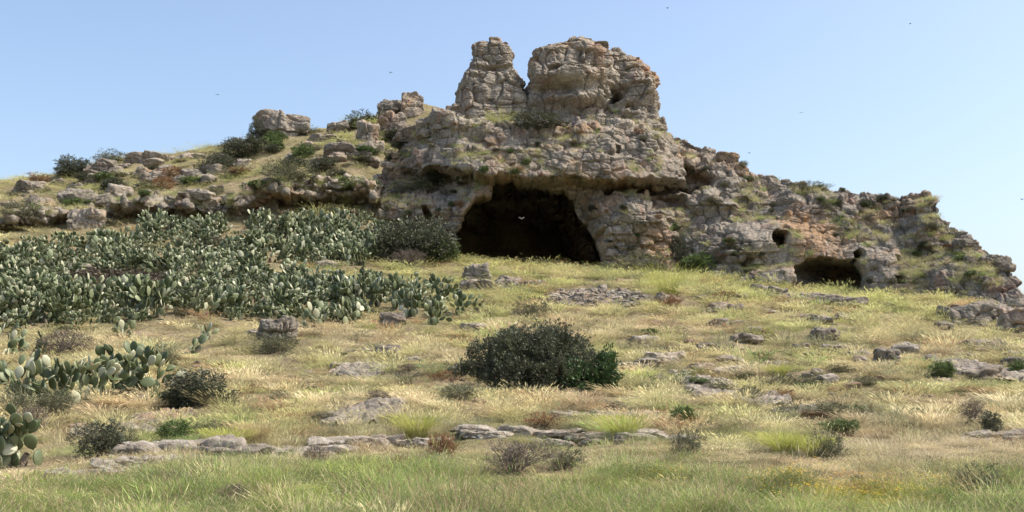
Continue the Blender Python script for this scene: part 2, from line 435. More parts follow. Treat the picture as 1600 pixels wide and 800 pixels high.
def cliff_feat(px, py, t):
    q = np.stack([px.ravel()/26, py.ravel()/26, np.zeros(px.size)], 1)
    wx = (fbm(q, 3, 71)*7).reshape(px.shape); wy = (fbm(q+40, 3, 72)*6).reshape(px.shape)
    X, Yp = px+wx, py+wy
    cave = np.zeros(px.shape)
    for k, (poly, dep, soft) in enumerate(HOLES):
        a = 0.22 if k == 0 else 0.8
        s = polysd(px+wx*a, py+wy*a, poly)
        d = dep*(0.5*sstep(-1, 5, -s)+0.5*sstep(3, 30, -s)) if k == 0 else dep*sstep(0, soft, -s)
        cave = np.maximum(cave, d) if dep > 3 else cave + d*(1-sstep(1, 4, cave))
    # strata tiers: cornice above the cave stands proud, the slope above it steps back
    cb = np.interp(px, [560, 620, 775, 940, 1060, 1075], [262, 266, 284, 290, 297, 300])
    ct = np.interp(px, [560, 640, 720, 830, 900, 1000, 1060], [250, 214, 196, 203, 198, 200, 236])
    inx = sstep(590, 700, px)*(1-sstep(1052, 1072, px))
    corn = inx*sstep(-3, 3, cb-Yp)*(1-sstep(-6, 14, ct-Yp))
    mid = np.interp(px, [600, 800, 1060], [235, 243, 262])
    dy = -1.9*corn - 0.7*inx*sstep(-2, 1, Yp-mid)*corn
    dy += inx*sstep(-6, 18, ct-Yp)*0.6
    # bulging buttresses to the right
    for (bx, by, rx, ry, am) in ((985, 345, 55, 40, 1.3), (1225, 360, 75, 45, 1.2), (1150, 380, 40, 30, 0.7), (1380, 420, 60, 35, 0.8), (1440, 345, 26, 40, 1.4),
                                 (1120, 318, 45, 14, 1.0), (1500, 440, 45, 35, 1.0), (1215, 435, 40, 14, 1.2), (650, 325, 60, 22, 1.3), (735, 320, 18, 40, 0.5), (1270, 320, 50, 16, 0.8)):
        r2 = ((X-bx)/rx)**2+((Yp-by)/ry)**2
        dy -= am*np.exp(-r2**1.6)
    q2 = np.stack([px.ravel()/90, py.ravel()/70, np.zeros(px.size)], 1)
    dy += (fbm(q2, 3, 75)*0.95).reshape(px.shape)
    return dy, cave
CT = [(548, 318, 84, 80), (575, 292, 85, 79.5), (600, 262, 86, 79), (640, 222, 86, 78.5), (680, 196, 85, 78), (720, 180, 83.5, 76.5), (800, 178, 83, 76.5), (900, 178, 83, 76.5), (1000, 170, 83, 76), (1026, 178, 83.5, 76),
      (1045, 206, 85, 75.5), (1080, 224, 84, 75), (1130, 239, 83, 74), (1170, 264, 82, 73), (1230, 284, 80, 72), (1290, 295, 78.5, 71), (1340, 301, 77.5, 70), (1400, 307, 76, 69), (1437, 305, 75, 68),
      (1455, 335, 73.5, 67), (1490, 356, 72, 66), (1530, 385, 70, 64), (1565, 404, 68, 62.5), (1588, 436, 66, 61), (1615, 485, 64, 59.5), (1680, 540, 60, 58)]
cliff, GC, NTC = relief("cliff", CT, 1.15, 300, cliff_feat, 30, M_ROCK, 100, size=1.0, blocks=0.27, roll=0.9, bury=1.2)
tag(cliff, "rugged limestone cliff with a wide dark cave mouth", kind="structure")

def ledge_feat(px, py, t):
    q = np.stack([px.ravel()/40, py.ravel()/20, np.zeros(px.size)], 1)
    dy = (fbm(q, 3, 81)*2.0).reshape(px.shape)
    dy -= 2.0*sstep(0.55, 0.68, t) - 1.2*sstep(0.92, 1.0, t)
    cave = np.zeros(px.shape)
    for poly, dep, soft in (([(430, 308), (480, 312), (585, 306), (590, 335), (500, 340), (430, 335)], 2.0, 8), ([(100, 352), (150, 345), (160, 380), (90, 380)], 1.5, 8), ([(205, 330), (250, 326), (300, 345), (210, 350)], 1.2, 7)):
        cave += dep*sstep(0, soft, -polysd(px, py, poly))
    return dy, cave
LT = [(-160, 366, 78, 76), (-60, 358, 78, 76), (10, 352, 78, 76), (35, 341, 78.5, 76), (100, 332, 79, 76.5), (155, 322, 79.5, 77), (172, 334, 79.5, 77.5), (185, 320, 80, 77.5), (250, 316, 80, 77.5), (385, 315, 80.5, 78),
      (397, 298, 81, 78.5), (430, 290, 81.5, 79), (500, 285, 82.5, 79.5), (560, 280, 83, 79.5), (600, 290, 83, 79.5)]
ledge, GL, NTL = relief("rock_ledge", LT, 1.6, 80, ledge_feat, 6.0, M_ROCK, 300, size=0.8, blocks=0.45, roll=-0.45, bury=1.0)
tag(ledge, "long dark broken rock ledge above the cactus thicket", kind="structure")

# ------------------------------------------------------------------ crags on the hilltop: closed solids around an axis
def crag(name, rows, Yc, depth, seed, mat, label, cat, nth=420, nz=240, blocks=0.34, size=1.0, parent=None, lumps=()):
    """rows: py, px left, px right (outline against the sky); depth: ratio of depth to width"""
    rows = np.array(sorted(rows, key=lambda r: -r[0]), float)
    Yf = Yc
    z = P(800, rows[:, 0], Yf)[:, 2]
    k = (Yf*CP+(z-EYE)*SP)/F/CP
    xl = (rows[:, 1]-800)*k; xr = (rows[:, 2]-800)*k
    tt = np.linspace(0, 1, nz)
    zz = z[0]+(z[-1]-z[0])*tt
    cxs = np.interp(zz, z, (xl+xr)/2); hw = np.interp(zz, z, (xr-xl)/2)
    zz = np.append(zz, [zz[-1]+0.02]*10); cxs = np.append(cxs, [cxs[-1]]*10); hw = np.append(hw, hw[-1]*np.linspace(0.9, 0.02, 10))
    th = np.linspace(0, 2*np.pi, nth, endpoint=False)
    c, s_ = np.cos(th), np.sin(th)
    e = 0.6
    sx = np.sign(c)*np.abs(c)**e; sy = np.sign(s_)*np.abs(s_)**e
    X = cxs[None]+hw[None]*sx[:, None]; Yy = Yc+hw[None]*depth*sy[:, None]; Zz = zz[None]+0*X
    G = np.stack([X, Yy, Zz], -1)
    N = np.stack([np.broadcast_to(c[:, None], X.shape), np.broadcast_to(s_[:, None], X.shape), 0.15+0*X], -1)
    N[:, -10:, 2] = 1.0; N[:, -10:, :2] *= np.linspace(.8, 0, 10)[None, :, None]
    N = N/np.linalg.norm(N, axis=-1, keepdims=True)
    g = G.reshape(-1, 3); n = N.reshape(-1, 3)
    big = fbm(g*0.28/size, 3, seed+50)*0.8*size*0.8
    for (lx, ly, rx, ry, am) in lumps:
        fx, fy = proj(g[:, 0], g[:, 1], g[:, 2])
        front = g[:, 1] < Yc
        big = big + np.where(front, am*np.exp(-(((fx-lx)/rx)**2+((fy-ly)/ry)**2)**1.5), 0)
    g = g + n*(big[:, None]*np.array([0.5, 1, 0.3]))
    co = rockify(g, n, size, blocks, seed, strata=0.07, cell=(1.15, 1.5, 1.5), warp=0.4)
    me = mesh_from(name, co, grid_faces(nth, len(zz), True), mat)
    o = link(name, me, parent)
    if label: tag(o, label, cat)
    return o, co
bvh_parts = []
c1, k1 = crag("rock_tower", [(215, 704, 836), (170, 714, 826), (150, 717, 821), (130, 722, 817), (118, 728, 813), (112, 733, 806), (106, 735, 802), (103, 738, 797), (98, 740, 797), (85, 740, 797), (76, 741, 794), (71, 744, 790), (66, 753, 783)],
              86.0, 0.9, 500, M_CRAG, "narrow stepped rock tower left of the broad crag on the summit", "rock tower", blocks=0.30, size=0.85,
              lumps=((770, 106, 40, 4, -0.7),))
c2, k2 = crag("rock_crag", [(225, 815, 955), (190, 818, 950), (160, 822, 948), (140, 823, 950), (120, 823, 950), (100, 826, 950), (86, 832, 950), (76, 850, 947), (72, 875, 943), (66, 880, 925), (61, 888, 912)],
              85.3, 0.62, 600, M_CRAG, "broad rounded tan crag beside the narrow tower on the summit", "crag", blocks=0.34,
              lumps=((890, 118, 50, 14, 0.9), (860, 140, 40, 8, -0.9), (905, 150, 40, 12, 0.7), (900, 172, 70, 12, -0.6)))
c3, k3 = crag("rock_crag", [(225, 920, 1034), (195, 925, 1026), (178, 930, 1025), (150, 932, 1024), (128, 934, 1018), (108, 938, 1006), (97, 942, 996), (88, 944, 980), (82, 950, 970), (77, 953, 966)],
              86.0, 0.8, 700, M_CRAG, "rightmost summit crag with a small dark hollow low in its face", "crag", blocks=0.34,
              lumps=((957, 148, 13, 9, -2.8), (1000, 120, 25, 40, 0.5), (950, 120, 16, 25, 0.6)))
for c in (c1, c2, c3): c["group"] = "rock towers on the summit"

# ray casting against what stands so far
def bvh_of(obs):
    vs, fs, o = [], [], 0
    for ob in obs:
        me = ob.data; n = len(me.vertices); a = np.empty(n*3, np.float32); me.vertices.foreach_get("co", a)
        l = np.empty(len(me.loops), np.int32); me.loops.foreach_get("vertex_index", l)
        vs.append(a.reshape(-1, 3)); fs.append(l.reshape(-1, 4)+o); o += n
    return BVHTree.FromPolygons(np.concatenate(vs).tolist(), np.concatenate(fs).tolist())
BV = bvh_of([cliff, ledge, c1, c2, c3])
BG = bvh_of([ground])
def cast(px, py, what='all'):
    x, y, z = ray(px, py)
    d = Vector((float(x), float(y), float(z))).normalized(); o = Vector((0, 0, EYE))
    best = None
    for b in ((BV, BG) if what == 'all' else ((BG,) if what == 'ground' else (BV,))):
        h = b.ray_cast(o, d, 400)
        if h[0] is not None and (best is None or h[3] < best[3]): best = h
    return best

# ------------------------------------------------------------------ boulders
_ico = {}
def ico(sub):
    if sub not in _ico:
        bm = bmesh.new(); bmesh.ops.create_icosphere(bm, subdivisions=sub, radius=1)
        v = np.array([q.co[:] for q in bm.verts]); f = np.array([[q.index for q in fc.verts] for fc in bm.faces]); bm.free()
        _ico[sub] = (v, f)
    return _ico[sub]
def rock_mesh(name, seed, dims=(1, 1, 1), sub=5, mat=None, flat=0.0, blocks=0.3, rough=1.0):
    """unit-sized rock scaled to dims: plane-cut body, joints and pits"""
    r_ = np.random.default_rng(seed)
    v, f = ico(sub)
    n = r_.normal(size=(13, 3)); n /= np.linalg.norm(n, axis=1, keepdims=True)
    ax = np.array([[1, 0, 0], [-1, 0, 0], [0, 1, 0], [0, -1, 0], [0, 0, 1], [0, 0, -1]], float)+r_.normal(size=(6, 3))*0.18
    ax /= np.linalg.norm(ax, axis=1, keepdims=True)
    n = np.r_[n, ax]; dist = np.r_[r_.uniform(0.84, 1.1, 13), r_.uniform(0.78, 0.92, 6)]
    dt = v@n.T
    rr = np.where(dt > 0.05, dist[None]/np.maximum(dt, 0.05), 9).min(1)
    rr = np.minimum(rr, 1.25)
    co = v*rr[:, None]
    D = np.array(dims)/2.0
    co = co*D
    sz = float(np.cbrt(np.prod(dims)))*0.42
    co = rockify(co+seed*3.7, v, sz, blocks*0.62*rough, seed, 0.09*rough, strata=0.07)-seed*3.7
    return mesh_from(name, co, f, mat or M_ROCK)

def place_rock(px, py, w, h, label, seed, cat="boulder", mat=None, depth=0.8, rz=None, name="boulder", group=None, sink=0.25, what='all', sub=5, blocks=0.3):
    """px, py: foot of the rock in the picture; w, h its size in photo pixels"""
    hit = cast(px, py, what)
    if hit is None: return None
    p_ = hit[0]; dist = p_.y*CP+(p_.z-EYE)*SP
    W, Hh = w/F*dist, h/F*dist
    tall = Hh*(1+sink)
    me = rock_mesh(name, seed, (W, W*depth, tall), sub, mat, blocks=blocks)
    o = link(name, me, None, (p_.x, p_.y+W*depth*0.35, p_.z+Hh-tall/2), (0, 0, 0))
    tag(o, label, cat, group)
    return o
R = [  # px, foot py, w, h, label, material key, name, category
 (430, 537, 62, 42, "pointed grey boulder standing behind a low grey-green bush below the cactus thicket", 'g'),
 (645, 181, 38, 42, "upright tan boulder on the left skyline beside the blocky grey rock", 'c'),
 (609, 182, 46, 30, "blocky grey rock on the skyline touching the upright tan boulder", 'g'),
 (435, 213, 84, 42, "rounded cracked tan knoll rock on the left skyline beside a dark shrub", 'c'),
 (357, 216, 22, 14, "small rounded rock on the skyline at the left of the cracked knoll", 'g'),
 (375, 217, 18, 14, "small skyline stone between two shrubs beside the cracked knoll", 'g'),
 (612, 218, 48, 40, "large square pale block just below the blocky skyline rock", 'r'),
 (572, 222, 34, 36, "tall pale block leaning beside the large square block", 'r'),
 (527, 204, 34, 20, "rounded stone on the skyline left of a dark green shrub", 'g'),
 (530, 246, 54, 26, "smooth slanting grey slab on the slope below the skyline stones", 'g'),
 (497, 218, 40, 14, "low grey rock right of the cracked knoll on the skyline", 'g'),
 (590, 233, 20, 18, "small brown stone at the foot of the large square block", 'c'),
 (497, 262, 24, 12, "small round grey stone on the slope below the slanting slab", 'g'),
 (230, 252, 74, 18, "long low tan outcrop on the far left skyline right of the dark shrubs", 'c'),
 (160, 272, 56, 26, "cracked grey outcrop beside the dark shrubs at the far left skyline", 'g'),
 (143, 285, 32, 18, "rounded dark grey rock under the cracked grey outcrop", 'g'),
 (40, 298, 50, 20, "low grey rock at the far left edge of the skyline", 'g'),
 (302, 246, 40, 12, "flat pale rock on the skyline between the long outcrop and the knoll", 'c'),
 (380, 257, 24, 13, "small pale rock on the grassy slope under the knoll shrubs", 's'),
 (115, 318, 62, 26, "dark layered rock block above the left end of the ledge", 'g'),
 (130, 358, 58, 34, "dark rounded rock bulging from the ledge above the cactus", 'r'),
 (280, 285, 30, 12, "low grey stone in the yellow grass of the upper left slope", 'g'),
 (330, 322, 26, 18, "leaning brown slab on top of the ledge", 'c'),
 (300, 306, 54, 10, "flat ribbed grey rock in the grass above the ledge", 'g'),
 (413, 322, 38, 28, "rounded grey block at the left end of the overhung ledge", 'g'),
 (565, 312, 34, 32, "upright pale block at the right end of the overhung ledge", 'c'),
 (745, 438, 46, 26, "wedge shaped boulder on the grassy lip below the cave", 'g'),
 (752, 455, 66, 18, "low flat block under the wedge boulder below the cave", 'g'),
 (795, 455, 42, 22, "squared grey block next to the low flat block below the cave", 'r'),
 (832, 457, 40, 20, "rounded block ending the row of blocks below the cave", 'g'),
 (612, 512, 38, 24, "grey boulder in the grass in front of the right cactus clump", 'g'),
 (606, 558, 40, 20, "small dark grey boulder alone in the tan grass left of the big bush", 'g'),
 (645, 565, 20, 8, "small flat stone just right of the lone dark grey boulder", 's'),
 (740, 517, 44, 14, "low pale rock in the grass above the big dark bush", 's'),
 (1389, 571, 42, 28, "rounded dark grey boulder with lichen alone on the right slope", 'g'),
 (1290, 532, 40, 20, "jagged dark rock uphill from the lone lichen boulder", 'g'),
 (1305, 553, 44, 16, "lower jagged dark rock touching the rock above it on the right slope", 'g'),
 (1273, 475, 120, 16, "long low grey rock bar in the grass under the pocked wall", 'g'),
 (1330, 483, 50, 20, "blocky grey rock at the right end of the rock bar", 'g'),
 (1188, 462, 26, 18, "rounded stone below the cliff left of the rock bar", 'g'),
 (1215, 464, 30, 16, "second rounded stone between the cliff foot and the rock bar", 'g'),
 (1262, 502, 70, 10, "low lichen slab in yellow grass below the rock bar", 's'),
 (1535, 505, 110, 30, "long grey ribbed outcrop under the right end of the cliff", 'g'),
 (1590, 520, 50, 40, "tan broken outcrop at the right edge below the cliff end", 'c'),
 (1545, 548, 70, 18, "dark low rocks in the grass near the right edge", 'g'),
 (1588, 575, 34, 18, "grey rock cut by the right edge beside green leaves", 'g'),
 (1125, 512, 34, 14, "small grey rock in the yellow grass right of the stone heap", 'g'),
 (1180, 520, 24, 10, "small pale stone in the grass of the right slope", 's'),
 (410, 477, 20, 10, "small stone in the gap within the lower cactus thicket", 's'),
 (510, 418, 36, 12, "pale rounded rock in the grassy gap between the cactus bands", 's'),
 (125, 430, 50, 18, "grey flat rock showing among the left cactus plants", 'g'),
 (112, 470, 40, 12, "low pale rock among cactus at the far left", 's'),
 (395, 525, 24, 10, "pale stone left of the pointed boulder", 's'),
 (318, 697, 20, 16, "small grey stone standing at the end of the roadside ledge", 'g'),
 (712, 584, 26, 12, "flat rock half hidden by the left end of the big bush", 'g'),
 (1195, 572, 24, 8, "white stone in the tan grass of the right slope", 's'),
 (1255, 570, 18, 7, "small pointed white stone uphill of the grey shrubs", 's'),
 (530, 575, 34, 8, "white flat stone in the tan grass left of the lone boulder", 's'),
 (968, 694, 16, 14, "small blue grey stone in the green grass at the bottom", 'g'),
 (215, 728, 40, 14, "broken pale block lying below the low ledge", 's'),
 (255, 445, 38, 10, "grey flat rock between the two cactus bands", 'g'),
 (660, 252, 30, 26, "grey block at the left shoulder of the cornice", 'r'),
 (690, 192, 50, 26, "broken grey rock on the skyline between the upright tan boulder and the narrow tower", 'r'),
 (668, 200, 36, 20, "grey rock shoulder right beside the upright tan boulder", 'g'),
 (712, 182, 36, 22, "dark stone against the left foot of the narrow tower", 'r'),
 (640, 215, 50, 24, "low grey rock on the grassy neck left of the cliff", 'g'),
 (680, 215, 60, 26, "wide grey block capping the left shoulder of the cliff", 'r'),
 (1138, 250, 36, 14, "brown ledge rock on the skyline right of the summit crag", 'r'),
 (1512, 392, 40, 18, "dark rock on the descending right skyline", 'g'),
 (1560, 420, 50, 22, "grey rock near the foot of the right skyline", 'g'),
]
MK = {'g': M_GREY, 'r': M_ROCK, 'c': M_CRAG, 's': M_SLAB}
ROCKPTS = []
CLEAR = []            # (x, y, half width, half depth) footprints kept free of grass
for i, (px, py, w, h, lab, mk) in enumerate(R):
    if py < 330 and px < 700 and h < 30: py += 3
    o = place_rock(px, py, w*1.08, h*1.06, lab, 1000+i, mat=MK[mk], sub=6 if w*h > 1300 else 5,
                   depth=0.75 if w < 70 else 0.5, blocks=0.34, name="boulder" if w > 30 else "stone", cat="boulder" if w > 30 else "stone")
    if o: ROCKPTS.append((o.location.x, o.location.y, max(o.dimensions.x*0.45, 0.2)))

# unnamed stones strewn on the slopes and outcrops of the upper left hillside
protos = [rock_mesh("stone", 2000+i, (1, 0.8, 0.6), 4, [M_GREY, M_ROCK, M_SLAB, M_CRAG][i % 4], blocks=0.34) for i in range(10)]
def strew(n, fn, size, label, group, cat="stone", name="stone", protos_=None, squash=1.0, what='all'):
    for i in range(n):
        px, py = fn(i)
        hit = cast(px, py, what)
        if hit is None: continue
        p_ = hit[0]; s = size[0]+(size[1]-size[0])*random.random()**1.6
        s *= 1.0
        o = link(name, (protos_ or protos)[random.randrange(len(protos_ or protos))], None, (p_.x, p_.y+0.1*s, p_.z+s*0.10*squash),
                 (random.uniform(-.2, .2), random.uniform(-.2, .2), random.uniform(-0.6, 0.6)), (s, s*random.uniform(.8, 1.1), s*random.uniform(.6, 1.1)*squash))
        tag(o, label, cat, group)
        ROCKPTS.append((p_.x, p_.y, s*0.4))
def onhill(i):
    px = random.uniform(-20, 640)
    top = np.interp(px, [0, 100, 200, 300, 400, 500, 600, 640], [285, 274, 248, 240, 216, 206, 190, 200])
    bot = np.interp(px, [0, 160, 400, 600], [345, 320, 305, 270])
    return px, top+(bot-top)*random.random()**0.9
strew(95, onhill, (0.4, 2.3), "grey weathered stone scattered in the grass of the upper left hillside", "rocks on the upper left hillside", cat="rock", name="hill_rock")
def onright(i):
    px = random.uniform(1000, 1600); return px, random.uniform(465+max(0, px-1400)*0.2, 600)
strew(60, onright, (0.4, 1.5), "weathered grey rock among the yellow tussocks of the right hand slope", "rocks among the tussocks on the right", squash=0.8, what='ground', name="stone")
def onscree(i):
    while True:
        u, v = random.uniform(-1, 1), random.uniform(-1, 1)
        if u*u+v*v < 1: break
    px = 935+u*82; return px, 467+v*14+(px-935)*0.02
strew(120, onscree, (0.30, 0.75), "loose grey stone in the heap of rubble on the slope below the cave", "rubble stones below the cave", squash=1.0, what='ground')
def rubble():
    vs, fs, o = [], [], 0
    pm = [rock_mesh("chip", 2500+i, (1, 0.8, 0.6), 2, M_GREY) for i in range(4)]
    dat = []
    for m_ in pm:
        a = np.empty(len(m_.vertices)*3, np.float32); m_.vertices.foreach_get("co", a); l = np.empty(len(m_.loops), np.int32); m_.loops.foreach_get("vertex_index", l)
        dat.append((a.reshape(-1, 3), l.reshape(-1, 3)))
    for i in range(560):
        px, py = onscree(i); h_ = cast(px, py, 'ground')
        if h_ is None: continue
        a, l = dat[i % 4]; sc_ = random.uniform(0.12, 0.32); th = random.uniform(0, 6.28); c, s_ = math.cos(th), math.sin(th)
        vs.append((a@np.array([[c, s_, 0], [-s_, c, 0], [0, 0, 1]]))*sc_+np.array(h_[0])+np.array([0, 0, 0.03])); fs.append(l+o); o += len(a)
    tag(link("rubble", mesh_from("rubble", np.concatenate(vs), np.concatenate(fs), M_GREY)), "small grey rubble filling the gaps of the stone heap", kind="stuff")
rubble()
def onslope(i): return random.choice([(random.uniform(980, 1600), random.uniform(455, 560)), (random.uniform(560, 1600), random.uniform(520, 640)), (random.uniform(200, 760), random.uniform(530, 660))])
strew(75, onslope, (0.2, 0.7), "small pale stone lying in the grass of the lower slope", "small stones in the grass", squash=0.7, what='ground')

# flat bedrock slabs breaking through the turf
def slab(pxy, py, w_px, d_m, thick, seed, label, rz=0.0, mat=None):
    hit = cast(pxy, py, 'ground'); p_ = hit[0]
    W = w_px/F*(p_.y*CP)
    nu, nv = int(max(40, W/0.045)), int(max(24, d_m/0.06))
    u = np.linspace(-1, 1, nu)[:, None]; v = np.linspace(-1, 1, nv)[None]
    X = p_.x+u*W/2+0*v; Y = p_.y+v*d_m/2+0*u+math.tan(rz)*(u*W/2)
    q = np.stack([X.ravel(), Y.ravel(), np.zeros(X.size)], 1)
    edge = (fbm(q*1.0, 4, seed)*0.75+fbm(q*3.4, 3, seed+1)*0.30).reshape(X.shape)
    m = 1-np.maximum(np.abs(u), 0)**3-np.abs(v)**3+edge*1.1
    zt = H(X, Y)
    lay = (fbm(q*np.array([0.5, 1.3, 1]), 4, seed+3)).reshape(X.shape)
    lv = np.floor(lay*7+2)/5.0+0.10*fbm(q*9, 3, seed+8, 0.6, True).reshape(X.shape)
    f1, f2, idv, cen = worley(q*np.array([2.3, 3.6, 1])+fbm(q*1.5, 3, seed+9)[:, None]*0.6, seed+5)
    cr = (1-sstep(0, 0.16, f2-f1)).reshape(X.shape); idv = idv.reshape(X.shape)
    hgt = thick*(sstep(0.05, 0.14, m)*1.0-0.35) + sstep(0.1, 0.4, m)*(0.08*lv+0.13*(idv-.5)-0.10*cr) + 0.03*fbm(q*5, 3, seed+7, 0.6).reshape(X.shape)
    hgt = np.where(m < 0.0, -0.3, hgt+0.03)
    co = np.stack([X, Y, zt+hgt], -1).reshape(-1, 3)
    o = link("bedrock_outcrop", mesh_from("bedrock_outcrop", co, grid_faces(nu, nv), mat or M_SLAB))
    tag(o, label, "bedrock")
    for k_ in range(int(2+W*0.5)):
        a_, b_ = random.uniform(-1.15, 1.15), random.choice((-1, 1))*random.uniform(0.5, 1.2)
        x_, y_ = p_.x+a_*W/2, p_.y+b_*d_m/2+math.tan(rz)*a_*W/2; s_ = random.uniform(0.12, 0.42)
        tag(link("stone", protos[(k_*4+2) % 10 if k_ % 3 else 2], None, (x_, y_, float(H(x_, y_))+s_*0.08), (random.uniform(-.3, .3), random.uniform(-.3, .3), random.uniform(0, 6.28)), (s_, s_, s_*0.7)),
            "small pale broken stone lying at the edge of a bedrock patch", "stone", "broken stones round the bedrock patches")
    CLEAR.append((p_.x, p_.y, W/2, d_m/2, math.tan(rz), thick))
    return o
def ledge_row(px0, py0, px1, py1, label, seed, depth, thick, step=0.9, mat=None):
    """bedrock bed broken by joints: a row of flat angular slabs half sunk in the turf"""
    r_ = random.Random(seed)
    a = np.array(cast(px0, py0, 'ground')[0]); b = np.array(cast(px1, py1, 'ground')[0])
    L = float(np.linalg.norm((b-a)[:2])); n = int(L/step)+1
    r = bpy.data.objects.new("bedrock_ledge", None); COL.objects.link(r); r.location = a
    tag(r, label, "rock ledge")
    for i in range(n):
        for row in range(2):
            t = (i+r_.uniform(-.3, .3)+0.5*row)/max(1, n-1); t = min(max(t, 0), 1)
            if r_.random() < 0.10: continue
            x, y = a[0]+(b[0]-a[0])*t, a[1]+(b[1]-a[1])*t+row*depth*0.55+r_.uniform(-.15, .15)+0.25*math.sin(i*0.9+seed)
            w, d = step*r_.uniform(0.9, 2.0), depth*r_.uniform(0.5, 0.95); th = 0.75*thick*r_.uniform(0.8, 1.25)
            o = link("slab", rock_mesh("slab", seed*50+i*2+row, (w, d, th*1.6), 5 if row == 0 else 4, mat or M_SLAB, blocks=0.30), r)
            o.location = (x-a[0], y-a[1], float(H(x, y))-a[2]+th*(0.05+0.06*row)); o.rotation_euler = (r_.uniform(-.06, .06), r_.uniform(-.08, .08), r_.uniform(-.35, .35))
            CLEAR.append((x, y+d*0.1, w*0.42, d*0.45, 0, th))
ledge_row(545, 696, 850, 690, "long thin white bedrock ledge running along the front meadow in the middle", 32, 0.9, 0.20)
ledge_row(195, 718, 360, 712, "pale undercut bedrock ledge at the lower left with a dark front face", 33, 0.9, 0.34, 0.8)
ledge_row(370, 712, 540, 700, "low bedrock strip joining the undercut ledge to the white ledge", 34, 0.6, 0.18, 0.8)
ledge_row(110, 742, 240, 730, "cracked pale bedrock patch below the foreground cactus", 35, 1.3, 0.10, 0.45)
ledge_row(855, 692, 935, 690, "pale flat bedrock strip among green grass at the bottom centre", 36, 0.8, 0.15, 0.6)
ledge_row(960, 694, 1055, 690, "pale bedrock patch right of the bright green tussock", 37, 0.9, 0.15, 0.6)
ledge_row(1520, 690, 1630, 694, "white bedrock strip near the right edge of the meadow", 38, 0.8, 0.15, 0.7)
ledge_row(870, 652, 1010, 654, "thin pale bedrock strip under the dark twiggy bush in the middle", 39, 0.9, 0.14, 0.7)
slab(570, 648, 125, 3.4, 0.10, 31, "layered grey bedrock patch in the grass beneath the small twiggy shrub", mat=M_ROCK)
slab(245, 664, 80, 3.0, 0.10, 35, "thin layered bedrock patch below the dark green bush at the left", rz=0.15, mat=M_ROCK)
slab(1530, 584, 100, 4.5, 0.25, 38, "broad smooth pale slab on the right slope below the dark rocks", rz=-0.2)
slab(1110, 605, 90, 2.6, 0.15, 39, "small pale bedrock patch beside the grey shrubs in mid slope")
slab(1245, 648, 80, 1.6, 0.14, 40, "small cracked bedrock patch under the right hand grey shrubs")
slab(1190, 628, 90, 1.6, 0.12, 43, "little pale rock patch below the round grey shrub")
slab(560, 580, 90, 2.4, 0.10, 44, "bare pale rock patch in tan grass left of the big bush")
slab(140, 680, 60, 1.0, 0.08, 45, "bare rock sliver behind the foreground cactus")

# ------------------------------------------------------------------ leafy plants
def leaves_mesh(name, pos, nrm, size, mat, shade, seed, aspect=0.5, jitter=0.6):
    """one small diamond leaf per point, folded slightly"""
    r_ = np.random.default_rng(seed); n = len(pos)
    d = nrm + r_.normal(size=(n, 3))*jitter; d /= np.linalg.norm(d, axis=1, keepdims=True)+1e-9
    t = np.cross(d, r_.normal(size=(n, 3))); t /= np.linalg.norm(t, axis=1, keepdims=True)+1e-9
    s = size*r_.uniform(0.6, 1.35, n)[:, None]
    a = pos; b = pos+d*s*0.5+t*s*aspect*0.5; c = pos+d*s; e = pos+d*s*0.5-t*s*aspect*0.5
    co = np.stack([a, b, c, e], 1).reshape(-1, 3)
    f = np.arange(4*n).reshape(n, 4)
    return mesh_from(name, co, f, mat, False, np.repeat(shade, 4))
def tubes(name, segs, mat, sides=5):
    """segs: list of (points, radii)"""
    co, fs, sh = [], [], []
    for pts_, rad in segs:
        pts_ = np.asarray(pts_, float); n = len(pts_); base = len(co)
        for i in range(n):
            d = pts_[min(i+1, n-1)]-pts_[max(i-1, 0)]; d /= np.linalg.norm(d)+1e-9
            u = np.cross(d, [0.3, 0.9, 0.2]); u /= np.linalg.norm(u)+1e-9; v = np.cross(d, u)
            for k in range(sides):
                a = 2*math.pi*k/sides; co.append(pts_[i]+rad[i]*(math.cos(a)*u+math.sin(a)*v))
        for i in range(n-1):
            for k in range(sides):
                k2 = (k+1) % sides; fs.append([base+i*sides+k, base+i*sides+k2, base+(i+1)*sides+k2, base+(i+1)*sides+k])
    return mesh_from(name, np.array(co), np.array(fs), mat, True, np.ones(len(co)))
